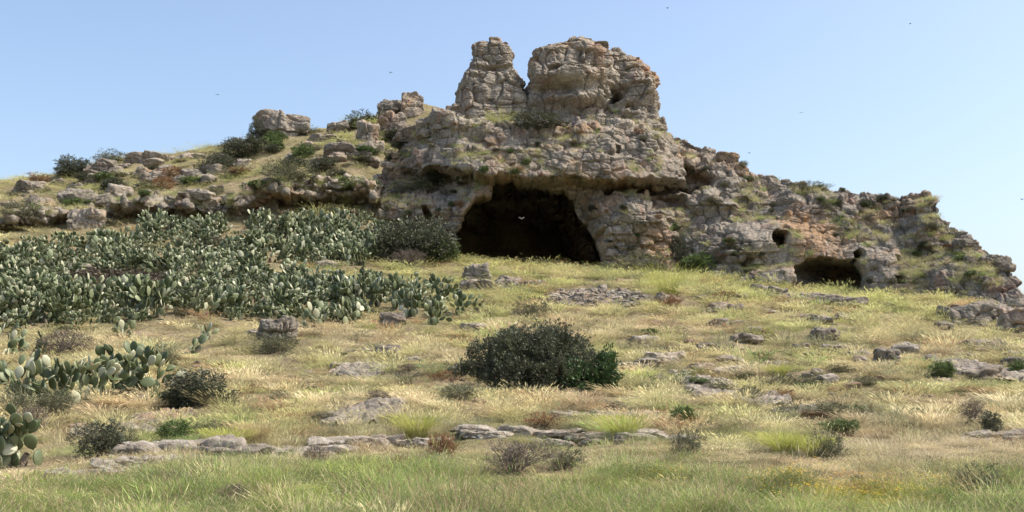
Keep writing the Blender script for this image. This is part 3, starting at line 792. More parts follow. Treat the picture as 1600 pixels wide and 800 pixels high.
def bush_meshes(seed, n, leaf, mat, lobes, twig_mat, sprig=14, upright=0.5, hollow=0.55, aspect=0.5, stems=10):
    """unit bush (about 1 wide, height 1 at z 0..1): lobes of sprigs, every sprig a few leaves round a twig tip"""
    r_ = np.random.default_rng(seed)
    L = []
    for k in range(lobes):
        a = r_.uniform(0, 2*math.pi); rad = r_.uniform(0.0, 0.30)*(k > 0)
        L.append((math.cos(a)*rad, math.sin(a)*rad, r_.uniform(0.25, 0.62) if k else 0.5, r_.uniform(0.16, 0.30) if k else 0.36, r_.uniform(0.18, 0.34) if k else 0.44))
    L = np.array(L)
    ns = n//sprig
    k = r_.choice(lobes, ns, p=L[:, 3]**2/np.sum(L[:, 3]**2))
    d = r_.normal(size=(ns, 3)); d /= np.linalg.norm(d, axis=1, keepdims=True)
    rr = hollow+(1-hollow)*r_.random(ns)**0.5*1.0 + r_.normal(size=ns)*0.05
    c = L[k, :3]+d*rr[:, None]*np.stack([L[k, 3], L[k, 3], L[k, 4]], 1)
    bumpy = fbm(c*7+seed, 3, seed)
    c += d*bumpy[:, None]*0.10
    c[:, 2] = np.maximum(c[:, 2], 0.02)
    sd = np.repeat(d+np.array([0, 0, upright]), sprig, 0)
    pos = np.repeat(c, sprig, 0)+r_.normal(size=(ns*sprig, 3))*0.018+sd*r_.uniform(-0.03, 0.03, (ns*sprig, 1))
    pos[:, 2] = np.maximum(pos[:, 2], 0.0)
    shade = np.repeat(np.clip(0.9+0.5*fbm(c*4+5, 3, seed+3)+r_.normal(size=ns)*0.12, 0.5, 1.6), sprig)*r_.uniform(0.75, 1.3, ns*sprig)
    fol = leaves_mesh("foliage", pos, sd, leaf, mat, shade, seed, aspect)
    segs = []
    for q in r_.choice(ns, min(ns, stems), replace=False):
        e = c[q]; m_ = np.array([e[0]*0.35, e[1]*0.35, e[2]*0.5])+r_.normal(size=3)*0.03
        segs.append(([np.array([e[0]*0.08, e[1]*0.08, -0.05]), m_, e], [0.018, 0.011, 0.004]))
    stem = tubes("stem", segs, twig_mat)
    return fol, stem
BUSH = {
 'dark': [bush_meshes(3000+i, 9000, 0.036, M_LENTISK, 9, M_BARK) for i in range(3)],
 'olive': [bush_meshes(3100+i, 6000, 0.040, M_OLIVE, 8, M_BARK, upright=1.0, aspect=0.3) for i in range(3)],
 'green': [bush_meshes(3200+i, 5000, 0.050, M_GREENB, 8, M_BARK, upright=0.7) for i in range(2)],
 'dead': [bush_meshes(3300+i, 5200, 0.065, M_DEAD, 7, M_DEAD, upright=1.1, aspect=0.10, stems=30) for i in range(2)],
 'brown': [bush_meshes(3400+i, 3600, 0.05, M_BROWN, 6, M_DEAD, upright=0.8, aspect=0.3) for i in range(2)],
}
def put_bush(kind, loc, w, d, h, label, rz=None, cat="shrub", name="shrub", group=None):
    fol, stem = random.choice(BUSH[kind])
    r = bpy.data.objects.new(name, None); COL.objects.link(r)
    r.location = loc; r.rotation_euler = (0, 0, random.uniform(0, 6.28) if rz is None else rz); 
    w = max(w, 0.1)
    r.scale = (w, d, h)
    if rz is None: r.scale = ((w+d)/2*1.05, (w+d)/2*1.05, h)
    r.empty_display_size = 0.2
    tag(r, label, cat, group)
    link("foliage", fol, r); link("stem", stem, r)
    return r
def bush_at(kind, px, py, w, h, label, what='all', **k):
    hit = cast(px, py, what)
    if hit is None: return
    p_ = hit[0]; dist = p_.y*CP+(p_.z-EYE)*SP
    W = w/F*dist*1.3; Hh = h/F*dist*(1.12 if h > 34 else 1.35)+0.05
    if py > 440: ROCKPTS.append((p_.x, p_.y+min(W*0.25, 0.8), W*0.36)); ROCKPTS.append((p_.x, p_.y-0.25*W, W*0.3))
    return put_bush(kind, (p_.x, p_.y+min(W*0.25, 0.8), p_.z-0.06*Hh), W, min(W, max(W*0.8, 0.6)), Hh, label, **k)
S = [
 ('dark', 294, 640, 116, 62, "dark green bush right of the foreground cactus clump"),
 ('dark', 150, 716, 78, 58, "dark round bush behind the lower left ledge"),
 ('olive', 190, 706, 50, 30, "dry grey-green shrub at the right of the dark round bush"),
 ('olive', 425, 556, 84, 30, "low grey-green bush growing round the foot of the pointed boulder"),
 ('olive', 250, 572, 46, 30, "grey twiggy shrub above the dark green bush"),
 ('dead', 90, 556, 80, 40, "dead grey shrub among cactus at the left edge"),
 ('dead', 190, 452, 190, 26, "long dry brown-grey bramble between the two cactus bands"),
 ('olive', 300, 448, 90, 26, "greyish low bush right of the dry bramble between cactus bands"),
 ('dark', 665, 415, 110, 84, "big dark bush against the cliff left of the cave"),
 ('dark', 600, 408, 80, 62, "dark bush joined to the cactus below the pale rock bulge"),
 ('green', 690, 412, 60, 40, "green leafy bush at the foot of the cave's left wall"),
 ('olive', 765, 402, 60, 28, "small olive bush in the left corner of the cave mouth"),
 ('olive', 1000, 430, 100, 32, "grey-green shrub at the foot of the wall right of the cave"),
 ('dark', 1060, 420, 60, 50, "dark bush in the recess under the slit right of the cave"),
 ('green', 1100, 428, 70, 30, "green shrub at the cliff foot below the white blocks"),
 ('dark', 850, 205, 100, 26, "dark shrub filling the shelf under the broad crag"),
 ('dark', 690, 292, 100, 26, "dark shrub on the shelf left of the cave roof"),
 ('olive', 650, 300, 80, 22, "low dull green shrub on the shelf at the left end of the cornice"),
 ('dark', 385, 246, 76, 36, "dark green shrub on the skyline left of the knoll"),
 ('dark', 398, 222, 30, 34, "upright dark shrub leaning on the knoll rock"),
 ('dark', 330, 270, 60, 28, "dark shrub on the grassy slope left of the knoll shrubs"),
 ('dark', 100, 277, 46, 38, "tall dark shrub on the far left skyline"),
 ('dark', 122, 276, 40, 26, "second dark shrub just right of the tall one at the far left skyline"),
 ('olive', 168, 256, 60, 22, "low grey-green shrub on the skyline before the long tan outcrop"),
 ('olive', 440, 284, 90, 34, "loose green shrub in the middle of the upper left slope"),
 ('green', 470, 250, 40, 24, "small green shrub above the loose green shrub on the upper slope"),
 ('dark', 562, 200, 50, 26, "dark shrub on the skyline left of the tall pale block"),
 ('olive', 480, 212, 44, 16, "dull shrub on the skyline right of the knoll"),
 ('olive', 40, 345, 70, 30, "grey-green shrub at the left end of the ledge"),
 ('green', 560, 298, 60, 20, "bright green shrub over the overhung ledge"),
 ('olive', 1270, 300, 60, 16, "green shrub on the skyline above the pocked wall"),
 ('green', 935, 258, 0, 0, ""),
 ('olive', 828, 500, 66, 34, "green shrub with a dry top left of the stone heap slope"),
 ('green', 1012, 528, 34, 12, "small fresh green plant alone in the tan grass"),
 ('green', 936, 604, 60, 52, "bright leafy shrub at the right end of the big dark bush"),
 ('olive', 1128, 615, 52, 20, "low grey shrub on the pale rock patch in mid slope"),
 ('olive', 1172, 632, 44, 24, "round grey shrub right of the low grey shrub"),
 ('olive', 1222, 602, 46, 18, "grey-green cushion shrub upslope of the round grey shrub"),
 ('olive', 1275, 602, 60, 16, "wide grey-green cushion shrub next to the smaller cushion"),
 ('olive', 1355, 605, 50, 14, "flat olive cushion shrub on the right slope"),
 ('olive', 1238, 652, 56, 20, "dark green low shrub over a cracked rock patch"),
 ('olive', 1300, 655, 70, 22, "pale grey-green shrub right of the dark low shrub"),
 ('dead', 1525, 660, 40, 26, "dark dry shrub near the right edge"),
 ('dark', 1553, 676, 34, 26, "dark green shrub just right of the dark dry shrub"),
 ('green', 1478, 592, 50, 22, "dark leaved green shrub touching the broad pale slab"),
 ('green', 1595, 590, 30, 22, "leafy shrub cut by the right edge"),
 ('dead', 957, 645, 48, 14, "dark twiggy bush on the thin rock strip in the middle"),
 ('dead', 590, 632, 46, 16, "twiggy dark shrub on top of the layered bedrock patch"),
 ('olive', 478, 616, 36, 16, "tiny grey cushion left of the layered bedrock patch"),
 ('olive', 435, 628, 40, 14, "flat grey cushion in the grass at left of centre"),
 ('dead', 795, 745, 110, 52, "grey leafless thicket in the green grass at the bottom"),
 ('olive', 880, 735, 80, 40, "grey-green herb clump right of the leafless thicket"),
 ('green', 1070, 668, 50, 26, "bright green herb clump beside the white rock patch"),
 ('green', 265, 690, 60, 26, "fresh green herb patch behind the lower left ledge"),
 ('olive', 900, 690, 40, 20, "olive tuft of shrub on the bedrock strip"),
 ('brown', 1050, 482, 40, 20, "brown dry bush in the grass right of the stone heap"),
 ('brown', 700, 598, 60, 16, "russet dry bush at the left foot of the big dark bush"),
 ('brown', 1140, 465, 40, 12, "low russet bush beneath the cliff"),
 ('brown', 850, 672, 70, 22, "russet dry weeds above the pale bedrock strip"),
 ('brown', 1230, 625, 40, 14, "russet bush between the grey shrubs"),
 ('olive', 720, 628, 80, 22, "grey low shrub in front of the big bush"),
 ('dead', 40, 680, 60, 34, "dry grey shrub between the two foreground cactus clumps"),
 ('olive', 70, 650, 80, 34, "grey-green shrub behind the leftmost foreground cactus"),
 ('olive', 20, 660, 50, 60, "grey-green shrub at the left edge above the low cactus"),
 ('olive', 1285, 790, 60, 60, ""),
]
for (k, px, py, w, h, lab) in S:
    if not lab: continue
    bush_at(k, px, py, w, h, lab)
# small growth rooted in the cliff joints and on its ledges
def clifftuft(i):
    return random.uniform(580, 1590), random.uniform(190, 450)
n_ = 0
for i in range(1500):
    px, py = clifftuft(i)
    hit = cast(px, py, 'rock')
    if hit is None or n_ >= 190: continue
    p_, nr = hit[0], hit[1]
    if p_.y > 90 or nr.z < 0.25: continue
    sd0 = float(polysd(np.array([px]), np.array([py]), CAVE)[0])
    if sd0 < 4: continue
    s = random.uniform(0.35, 1.0)
    kind = random.choice(['dark', 'olive', 'olive', 'green', 'brown'])
    o = put_bush(kind, (p_.x, p_.y, p_.z-0.05), s*1.2, s*1.1, s*random.uniform(.4, .8),
                 {"dark": "small dark shrub rooted in a joint of the cliff face", "olive": "small grey-green shrub rooted on a ledge of the cliff face",
                  "green": "small fresh green plant rooted on a ledge of the cliff face", "brown": "small dry brown shrub rooted on a ledge of the cliff face"}[kind], group="small plants on the cliff face")
    n_ += 1

def on_lower(i):
    c = random.random()
    if c < .5: return random.uniform(780, 1600), random.uniform(560, 700)
    if c < .75: return random.uniform(200, 760), random.uniform(560, 700)
    return random.uniform(980, 1600), random.uniform(470, 560)
for i in range(70):
    px, py = on_lower(i)
    hit = cast(px, py, 'ground'); p_ = hit[0]
    kind = random.choice(['olive', 'olive', 'dead', 'brown', 'brown', 'olive', 'green'])
    s = random.uniform(0.3, 1.0)
    ROCKPTS.append((p_.x, p_.y, s*0.2))
    put_bush(kind, (p_.x, p_.y, p_.z-0.03), s*1.5, s, s*random.uniform(.22, .45),
             {"olive": "low grey-green cushion plant in the dry grass of the lower slope", "dead": "dry leafless cushion of twigs in the grass of the lower slope", "brown": "russet dry weed clump in the grass of the lower slope",
              "green": "fresh green weed clump in the dry grass of the lower slope"}[kind], cat="plant", name="cushion_plant", group="cushion plants on the lower slope")
for i in range(12):
    px, py = random.uniform(-20, 1620), random.uniform(712, 796)
    hit = cast(px, py, 'ground'); p_ = hit[0]
    kind = random.choice(['olive', 'dead', 'dead', 'olive', 'brown'])
    s = random.uniform(0.3, 0.75)
    put_bush(kind, (p_.x, p_.y, p_.z-0.03), s*1.2, s, s*random.uniform(.6, 1.0),
             {"olive": "grey-green weed standing in the front meadow", "dead": "dry twiggy weed standing in the front meadow", "brown": "russet dry weed standing in the front meadow",
              "green": "fresh green weed standing in the front meadow"}[kind], cat="plant", name="weed", group="weeds in the front meadow")
for i in range(72):
    px, py = onhill(i)
    hit = cast(px, py); p_ = hit[0]
    kind = random.choice(['olive', 'olive', 'dark', 'olive', 'dark', 'green', 'brown'])
    s = random.uniform(0.6, 2.8)
    put_bush(kind, (p_.x, p_.y, p_.z-0.05), s*1.2, s, s*random.uniform(.3, .55),
             {"olive": "low grey-green shrub between rocks of the upper left hillside", "dark": "low dark shrub between rocks of the upper left hillside", "brown": "dry brown shrub between rocks of the upper left hillside",
              "green": "low fresh green shrub between rocks of the upper left hillside"}[kind], group="low shrubs on the upper left hillside")
for i in range(26):
    px = random.choice([random.uniform(100, 640), random.uniform(300, 420), random.uniform(0, 120)]); py = random.uniform(370, 500)
    hit = cast(px, py, 'ground'); p_ = hit[0]; s = random.uniform(1.0, 2.6)
    put_bush(random.choice(['olive', 'olive', 'dark', 'dead']), (p_.x, p_.y, p_.z), s*1.2, s, s*0.5, "scrubby bush growing between the prickly pears of the thicket", group="scrub in the cactus thicket")

# the big lentisk bush in the middle of the slope
def big_bush():
    hit = cast(838, 606, 'ground'); b = np.array(hit[0]); dist = hit[0].y*CP
    sc_ = dist/F
    r_ = np.random.default_rng(77)
    # lobes in photo pixels relative to (838,606): dx, height of centre, rx, rz, dy
    Lb = [(0, 52, 62, 40, 0), (-40, 48, 50, 36, -10), (35, 60, 42, 36, 15), (-85, 30, 34, 22, 0), (-70, 50, 30, 24, 20), (60, 36, 38, 28, -15), (-20, 70, 40, 26, 25), (22, 74, 40, 22, 10),
          (-112, 30, 22, 9, 0), (10, 26, 60, 24, -30), (-45, 20, 40, 18, -30), (75, 22, 30, 20, -20)]
    L2 = [(92, 16, 24, 15, -30), (104, 34, 16, 16, -20), (80, 12, 26, 12, -36), (112, 14, 12, 12, -24)]
    root = bpy.data.objects.new("bush", None); COL.objects.link(root); root.location = b
    tag(root, "big dark evergreen bush alone in the middle of the tan grass slope", "bush")
    def fol(Ls, n, leaf, mat, seed, sprig=12):
        L = np.array(Ls, float)*sc_
        ns = n//sprig
        k = r_.choice(len(L), ns, p=(L[:, 2]*L[:, 3])/np.sum(L[:, 2]*L[:, 3]))
        d = r_.normal(size=(ns, 3)); d /= np.linalg.norm(d, axis=1, keepdims=True)
        rr = 0.50+0.60*r_.random(ns)**0.8
        c = np.stack([L[k, 0], L[k, 4]+0.6, L[k, 1]], 1)+d*rr[:, None]*np.stack([L[k, 2], L[k, 2]*0.85, L[k, 3]], 1)
        c += d*(fbm(c*1.7, 4, seed)*0.75)[:, None]
        c[:, 2] = np.maximum(c[:, 2], 0.03)
        sd = np.repeat(d+np.array([0, 0, 0.5]), sprig, 0)
        pos = np.repeat(c, sprig, 0)+r_.normal(size=(ns*sprig, 3))*0.045
        shade = np.repeat(np.clip(1.0+0.7*fbm(c*1.5, 3, seed+3)+r_.normal(size=ns)*0.15, 0.55, 1.9), sprig)*r_.uniform(0.7, 1.35, ns*sprig)
        return leaves_mesh("foliage", pos, sd, leaf, mat, shade, seed, 0.5), c
    m1, c_ = fol(Lb, 52000, 0.075, M_LENTISK, 1)
    link("foliage", m1, root)
    segs = []
    for q in r_.choice(len(c_), 130, replace=False):
        e = c_[q]; m_ = np.array([e[0]*0.45, 0.5+e[1]*0.35, e[2]*0.45])+r_.normal(size=3)*0.1
        m2 = (m_+e)/2+r_.normal(size=3)*0.08
        segs.append(([np.array([e[0]*0.2, 0.6, -0.05]), m_, m2, e], [0.05, 0.03, 0.018, 0.008]))
    link("stem", tubes("stem", segs, M_BARK), root)
    r2 = bpy.data.objects.new("bush", None); COL.objects.link(r2); r2.location = b
    tag(r2, "fresh green bush leaning against the right end of the big dark bush", "bush")
    m2_, c2_ = fol(L2, 9000, 0.10, plant_material("glossy_green_leaves", (0.062, 0.105, 0.038), trans=0.15, rough=0.45, spec=0.4), 5)
    link("foliage", m2_, r2)
    segs = [([np.array([1.7, -0.2, -0.05]), (np.array([1.7, -0.2, 0])+c2_[q])/2, c2_[q]], [0.03, 0.018, 0.006]) for q in r_.choice(len(c2_), 30, replace=False)]
    link("stem", tubes("stem", segs, M_BARK), r2)
    return b
bb = big_bush()
ROCKPTS.append((bb[0], bb[1]+0.6, 1.8)); ROCKPTS.append((bb[0]-1.3, bb[1]+0.6, 1.2)); ROCKPTS.append((bb[0]+1.4, bb[1]+0.3, 1.1))

# ------------------------------------------------------------------ prickly pears
def pad_shape(nu=10, nv=7):
    co = [(0, 0, 0)]
    for j in range(1, nv):
        t = j/nv
        r = math.sin(math.pi*t)**0.75*(0.24+0.16*t)
        for i in range(nu):
            a = 2*math.pi*i/nu
            co.append((math.cos(a)*r, math.sin(a)*r*0.20, t-0.03*math.sin(math.pi*t)))
    co.append((0, 0, 1.0))
    fs = []
    for i in range(nu): fs.append((0, 1+(i+1) % nu, 1+i, 1+i))
    for j in range(nv-2):
        for i in range(nu):
            a = 1+j*nu+i; b = 1+j*nu+(i+1) % nu; fs.append((a, b, b+nu, a+nu))
    k = 1+(nv-2)*nu; e = len(co)-1
    tri = []
    for i in range(nu): tri.append((k+i, k+(i+1) % nu, e, e))
    return np.array(co), fs+tri
PV, PF = pad_shape()
def clean(fs): return [tuple(dict.fromkeys(f)) for f in fs]
PFc = clean(PF)
def bend(v, k): v = v.copy(); v[:, 1] += k*(v[:, 2]**2-v[:, 2]); return v
TINTS = [(0.060, 0.080, 0.034), (0.100, 0.125, 0.055), (0.155, 0.18, 0.088), (0.23, 0.255, 0.14), (0.42, 0.42, 0.28)]
PADM = []
for v_ in range(10):
    co = bend(PV, [-0.15, -0.05, 0.05, 0.15, 0.1][v_ % 5])
    t_ = TINTS[v_ % 5]
    PADM.append(mesh_from("pad", co, PFc, M_PAD, True, np.linspace(0.9, 1.05, len(co)), {"pad_tint": np.tile(t_, (len(co), 1))}))
def cactus_skeleton(seed, n, height=1.6, spread=0.9, pad=0.36):
    r_ = random.Random(seed); out = []; queue = []
    for k in range(r_.randint(4, 6)):
        a = r_.uniform(0, 6.28); rad = r_.uniform(0, spread*0.55)
        M_ = Matrix.Translation((math.cos(a)*rad, math.sin(a)*rad, -0.05)) @ Matrix.Rotation(r_.uniform(0, 6.28), 4, 'Z') @ Matrix.Rotation(r_.uniform(-.35, .35), 4, 'Y') @ Matrix.Rotation(r_.uniform(-.3, .3), 4, 'X')
        s = pad*r_.uniform(1.0, 1.25); out.append((M_, s, r_.random())); queue.append((M_, s, 1))
    while len(out) < n and queue:
        M_, s, lev = queue.pop(0)
        for c in range(r_.choice([1, 2, 2, 3])):
            if len(out) >= n: break
            ph = r_.uniform(-1.0, 1.0)
            hz = 0.62+0.36*math.cos(ph*1.2); hx = 0.36*math.sin(ph*1.35)
            T_ = Matrix.Translation((hx*s, 0, hz*s)) @ Matrix.Rotation(ph*0.75, 4, 'Y') @ Matrix.Rotation(r_.uniform(-.9, .9), 4, 'Z') @ Matrix.Rotation(r_.uniform(-.45, .45), 4, 'X')
            N_ = M_ @ T_; s2 = s*r_.uniform(0.82, 1.04)
            tip = N_ @ Vector((0, 0, s2))
            if tip.z > height*1.15 or tip.z < 0.12: 
                if r_.random() < 0.8: continue
            if math.hypot(tip.x, tip.y) > spread*1.25 and r_.random() < 0.75: continue
            out.append((N_, s2, r_.random())); queue.append((N_, s2, lev+1))
        if not queue and len(out) < n:
            queue = [(m, s_, 1) for m, s_, _ in r_.sample(out, min(6, len(out)))]
    return out
def joined_cactus(seed, n, **k):
    vs, fs, cs, o = [], [], [], 0
    r_ = random.Random(seed+5)
    for (M_, s, rr) in cactus_skeleton(seed, n, **k):
        a = np.array(M_)
        v = bend(PV, r_.uniform(-.2, .2))*np.array([s*r_.uniform(.88, 1.15), s, s])
        v = v@a[:3, :3].T+a[:3, 3]
        vs.append(v); fs += [tuple(i+o for i in f) for f in PFc]; o += len(v)
        t_ = TINTS[int(rr**1.45*4.99)]
        cs.append(np.tile(t_, (len(v), 1)))
    v = np.concatenate(vs)
    return mesh_from("pads", v, fs, M_PAD, True, np.ones(len(v)), {"pad_tint": np.concatenate(cs)})
JC = [joined_cactus(4000+i, 92, height=1.7, spread=1.0, pad=0.29) for i in range(9)]
trunkm = tubes("stem", [([(0, 0, -0.1), (0.05, 0.02, 0.08), (0.12, 0.0, 0.2)], [0.09, 0.08, 0.05])], M_BARK)
CACT = []
def place_cactus_far(px, py, s, label, group):
    hit = cast(px, py, 'ground')
    if hit is None: return
    p_ = hit[0]
    r = bpy.data.objects.new("prickly_pear", None); COL.objects.link(r)
    r.location = (p_.x, p_.y, p_.z); r.rotation_euler = (0, 0, random.uniform(0, 6.28)); r.scale = (s, s, s*random.uniform(.75, 1.25))
    tag(r, label, "cactus", group)
    pd = link("pads", random.choice(JC), r); pd["kind"] = "stuff"
    link("stem", trunkm, r)
    ROCKPTS.append((p_.x, p_.y, 0.7*s))
def place_cactus_near(px, py, s, seed, n, label, spread=0.9, height=1.5, pad=0.36, group=None):
    hit = cast(px, py, 'ground'); p_ = hit[0]
    r = bpy.data.objects.new("prickly_pear", None); COL.objects.link(r)
    r.location = (p_.x, p_.y, p_.z)
    tag(r, label, "cactus", group)
    for (M_, q, rr) in cactus_skeleton(seed, n, spread=spread, height=height, pad=pad):
        o = link("pad", PADM[int(rr**1.25*4.99)+5*random.randint(0, 1)], r)
        o.matrix_local = Matrix.Scale(s, 4) @ M_ @ Matrix.Diagonal((q*random.uniform(.9, 1.12), q, q, 1))
    link("stem", trunkm, r)
    ROCKPTS.append((p_.x, p_.y, 0.8*s))
near = [  # px, foot py, scale, seed, pads, spread, height, label
 (222, 612, 1.02, 21, 66, 0.85, 1.4, "tall dark cactus at the right end of the foreground cactus clump"),
 (178, 618, 1.02, 22, 60, 0.95, 1.2, "cactus with pale upper pads in the middle of the foreground clump"),
 (140, 622, 0.98, 23, 50, 0.9, 0.95, "low sprawling cactus with cream pads left of the foreground clump"),
 (95, 632, 1.1, 24, 44, 0.7, 0.9, "small cactus with upright pads at the left of the foreground clump"),
 (45, 640, 1.15, 25, 44, 0.7, 1.0, "sparse cactus close to the left edge above the low dark one"),
 (30, 728, 0.85, 26, 56, 0.8, 0.95, "nearest dark cactus at the bottom left edge"),
 (-15, 735, 0.85, 27, 30, 0.7, 1.0, "nearest cactus cut by the left edge"),
 (322, 530, 1.0, 28, 10, 0.4, 0.6, "tiny low cactus in the tan grass left of the pointed boulder"),
 (306, 552, 1.0, 29, 9, 0.4, 0.6, "tiny cactus above the dark green bush in the tan grass"),
 (12, 560, 1.1, 30, 24, 0.6, 1.1, "upright cactus at the left edge beside the dead grey shrub"),
 (60, 556, 1.0, 31, 18, 0.6, 0.9, "small cactus left of the dead grey shrub"),
 (196, 528, 1.0, 32, 22, 0.8, 0.8, "spreading low cactus below the left thicket"),
 (680, 508, 1.15, 33, 44, 0.9, 1.3, "round cactus clump at the lower right corner of the thicket"),
 (715, 492, 1.1, 34, 34, 0.7, 1.4, "last cactus with pale tall pads at the right end of the thicket"),
 (745, 488, 0.9, 35, 14, 0.5, 0.6, "small dying cactus with bleached pads right of the thicket"),
 (640, 495, 1.15, 36, 40, 0.9, 1.4, "cactus left of the round clump at the thicket's right side"),
 (540, 508, 1.1, 37, 36, 0.9, 1.2, "pale cactus on the lower edge of the middle thicket"),
 (490, 512, 1.1, 38, 34, 0.9, 1.1, "cactus on the lower edge right of the pointed boulder"),
 (590, 480, 1.2, 39, 40, 0.7, 1.9, "tall narrow cactus rising in the grassy gap of the thicket"),
]
for (px, py, s, seed, n, sp_, hg, lab) in near: place_cactus_near(px, py, s, 5000+seed, n, lab, sp_, hg)
bands = [  # polygons in the picture where the thicket stands (feet of plants)
 ([(-30, 398), (60, 388), (150, 376), (240, 358), (300, 352), (400, 350), (520, 350), (570, 365), (600, 400), (580, 418), (440, 414), (350, 440), (270, 436), (200, 432), (110, 440), (60, 458), (-30, 458)], 175),
 ([(-30, 460), (60, 452), (150, 470), (270, 460), (300, 444), (420, 440), (520, 440), (560, 470), (560, 500), (480, 510), (400, 508), (250, 500), (150, 515), (-30, 520)], 120),
    ([(500, 352), (560, 350), (640, 372), (640, 405), (540, 412), (490, 400)], 22),
    ([(560, 455), (700, 455), (725, 480), (690, 500), (620, 492), (560, 490)], 14),
]
GN_ = ["prickly pear plants of the upper thicket band", "prickly pear plants of the lower thicket band", "prickly pear plants against the cliff bush", "prickly pear plants at the right end of the thicket"]
LB_ = ["prickly pear in the upper thicket band", "prickly pear in the lower thicket band", "dark green prickly pear crowded against the big bush at the cliff foot", "prickly pear in the right part of the thicket below the cliff bush"]
for bi, (poly, n) in enumerate(bands):
    xs = [p[0] for p in poly]; ys = [p[1] for p in poly]; c_ = 0
    cand = []
    while c_ < n:
        x, y = random.uniform(min(xs), max(xs)), random.uniform(min(ys), max(ys))
        if float(polysd(np.array([x]), np.array([y]), poly)[0]) > 0: continue
        if c_ < n*0.9 and any((x-a)**2+((y-b)*2.5)**2 < 20**2 for a, b in cand[-60:]) and random.random() < 0.7: continue
        cand.append((x, y)); c_ += 1
        place_cactus_far(x, y, random.uniform(0.6, 1.35), LB_[bi]+((' near the left edge', ' below the bulging ledge rock', ' in the middle of the band', ' toward the cliff')[min(3, max(0, int((x+30)//160)))] if bi < 2 else ''), GN_[bi])

# ------------------------------------------------------------------ birds
def bird(px, py, Y, span, dark=True, label="", pose=0.3, perched=False):
    co = P(px, py, Y)
    m = M_DARKBIRD if dark else M_WHITEBIRD
    bm = bmesh.new()
    v = {}
    pts_ = [(-0.28, 0, 0), (-0.12, 0, 0.0), (0.05, 0, 0.0), (0.20, 0, 0.02), (0.27, 0, 0.03)]
    r_ = [0.02, 0.05, 0.06, 0.035, 0.008]
    rings = []
    for (x, y, z), r in zip(pts_, r_):
        rings.append([bm.verts.new((x, y+r*math.cos(a), z+r*math.sin(a))) for a in [k*math.pi/4 for k in range(8)]])
    for a, b in zip(rings[:-1], rings[1:]):
        for k in range(8): bm.faces.new((a[k], a[(k+1) % 8], b[(k+1) % 8], b[k]))
    bm.faces.new(rings[0][::-1]); bm.faces.new(rings[-1])
    # tail fan
    t0 = [bm.verts.new(p) for p in ((-0.24, 0.02, 0), (-0.24, -0.02, 0), (-0.45, -0.07, 0.0), (-0.45, 0.07, 0.0))]
    bm.faces.new(t0)
    me = bpy.data.meshes.new("body"); bm.to_mesh(me); bm.free(); me.materials.append(m)
    for p in me.polygons: p.use_smooth = True
    r = bpy.data.objects.new("bird", None); COL.objects.link(r); r.location = co; r.scale = (span, span, span)
    r.rotation_euler = (0, 0.1, random.uniform(0, 6.28))
    tag(r, label, "bird")
    link("body", me, r)
    for s in (-1, 1):
        w = [(0.10, 0.03*s, 0.02), (-0.08, 0.03*s, 0.02), (-0.10, 0.28*s, 0.02+pose*0.25), (-0.06, 0.5*s, 0.02+pose*0.3), (0.06, 0.30*s, 0.03+pose*0.27)]
        w2 = [(x, y, z-0.012) for x, y, z in w]
        fs = [(0, 1, 2, 3, 4), (9, 8, 7, 6, 5)]+[(i, (i+1) % 5, (i+1) % 5+5, i+5) for i in range(5)]
        mw = bpy.data.meshes.new("wing"); mw.from_pydata(w+w2, [], fs); mw.materials.append(m)
        link("wing", mw, r)
def flatmat(name, c):
    m, nt, b, out = newmat(name); g = nt.nodes.new("ShaderNodeNewGeometry").outputs["Position"]
    cc = ramp(nt, noise_n(nt, g, 20, 3), [(0.3, tuple(x*0.8 for x in c)), (0.7, tuple(min(1, x*1.15) for x in c))]); nt.links.new(cc, b.inputs["Base Color"]); return m
M_DARKBIRD = flatmat("dark_feathers", (0.03, 0.03, 0.035)); M_WHITEBIRD = flatmat("white_feathers", (0.8, 0.8, 0.78))
for (px, py, lab) in ((611, 113, "dark bird flying above the upright tan boulder"), (340, 148, "tiny dark bird flying over the left hill"), (1043, 12, "dark bird high in the sky above the summit crag"),
                      (1252, 176, "dark bird flying right of the summit over the slope"), (1171, 239, "dark bird low over the right skyline"), (1422, 37, "dark bird in the upper right sky"), (1597, 312, "dark bird at the right edge of the sky")):
    bird(px, py, 68, 0.30, True, lab, random.uniform(-.6, .8))
bird(815, 342, 77, 0.42, False, "white bird flying in the dark cave mouth", 0.9)

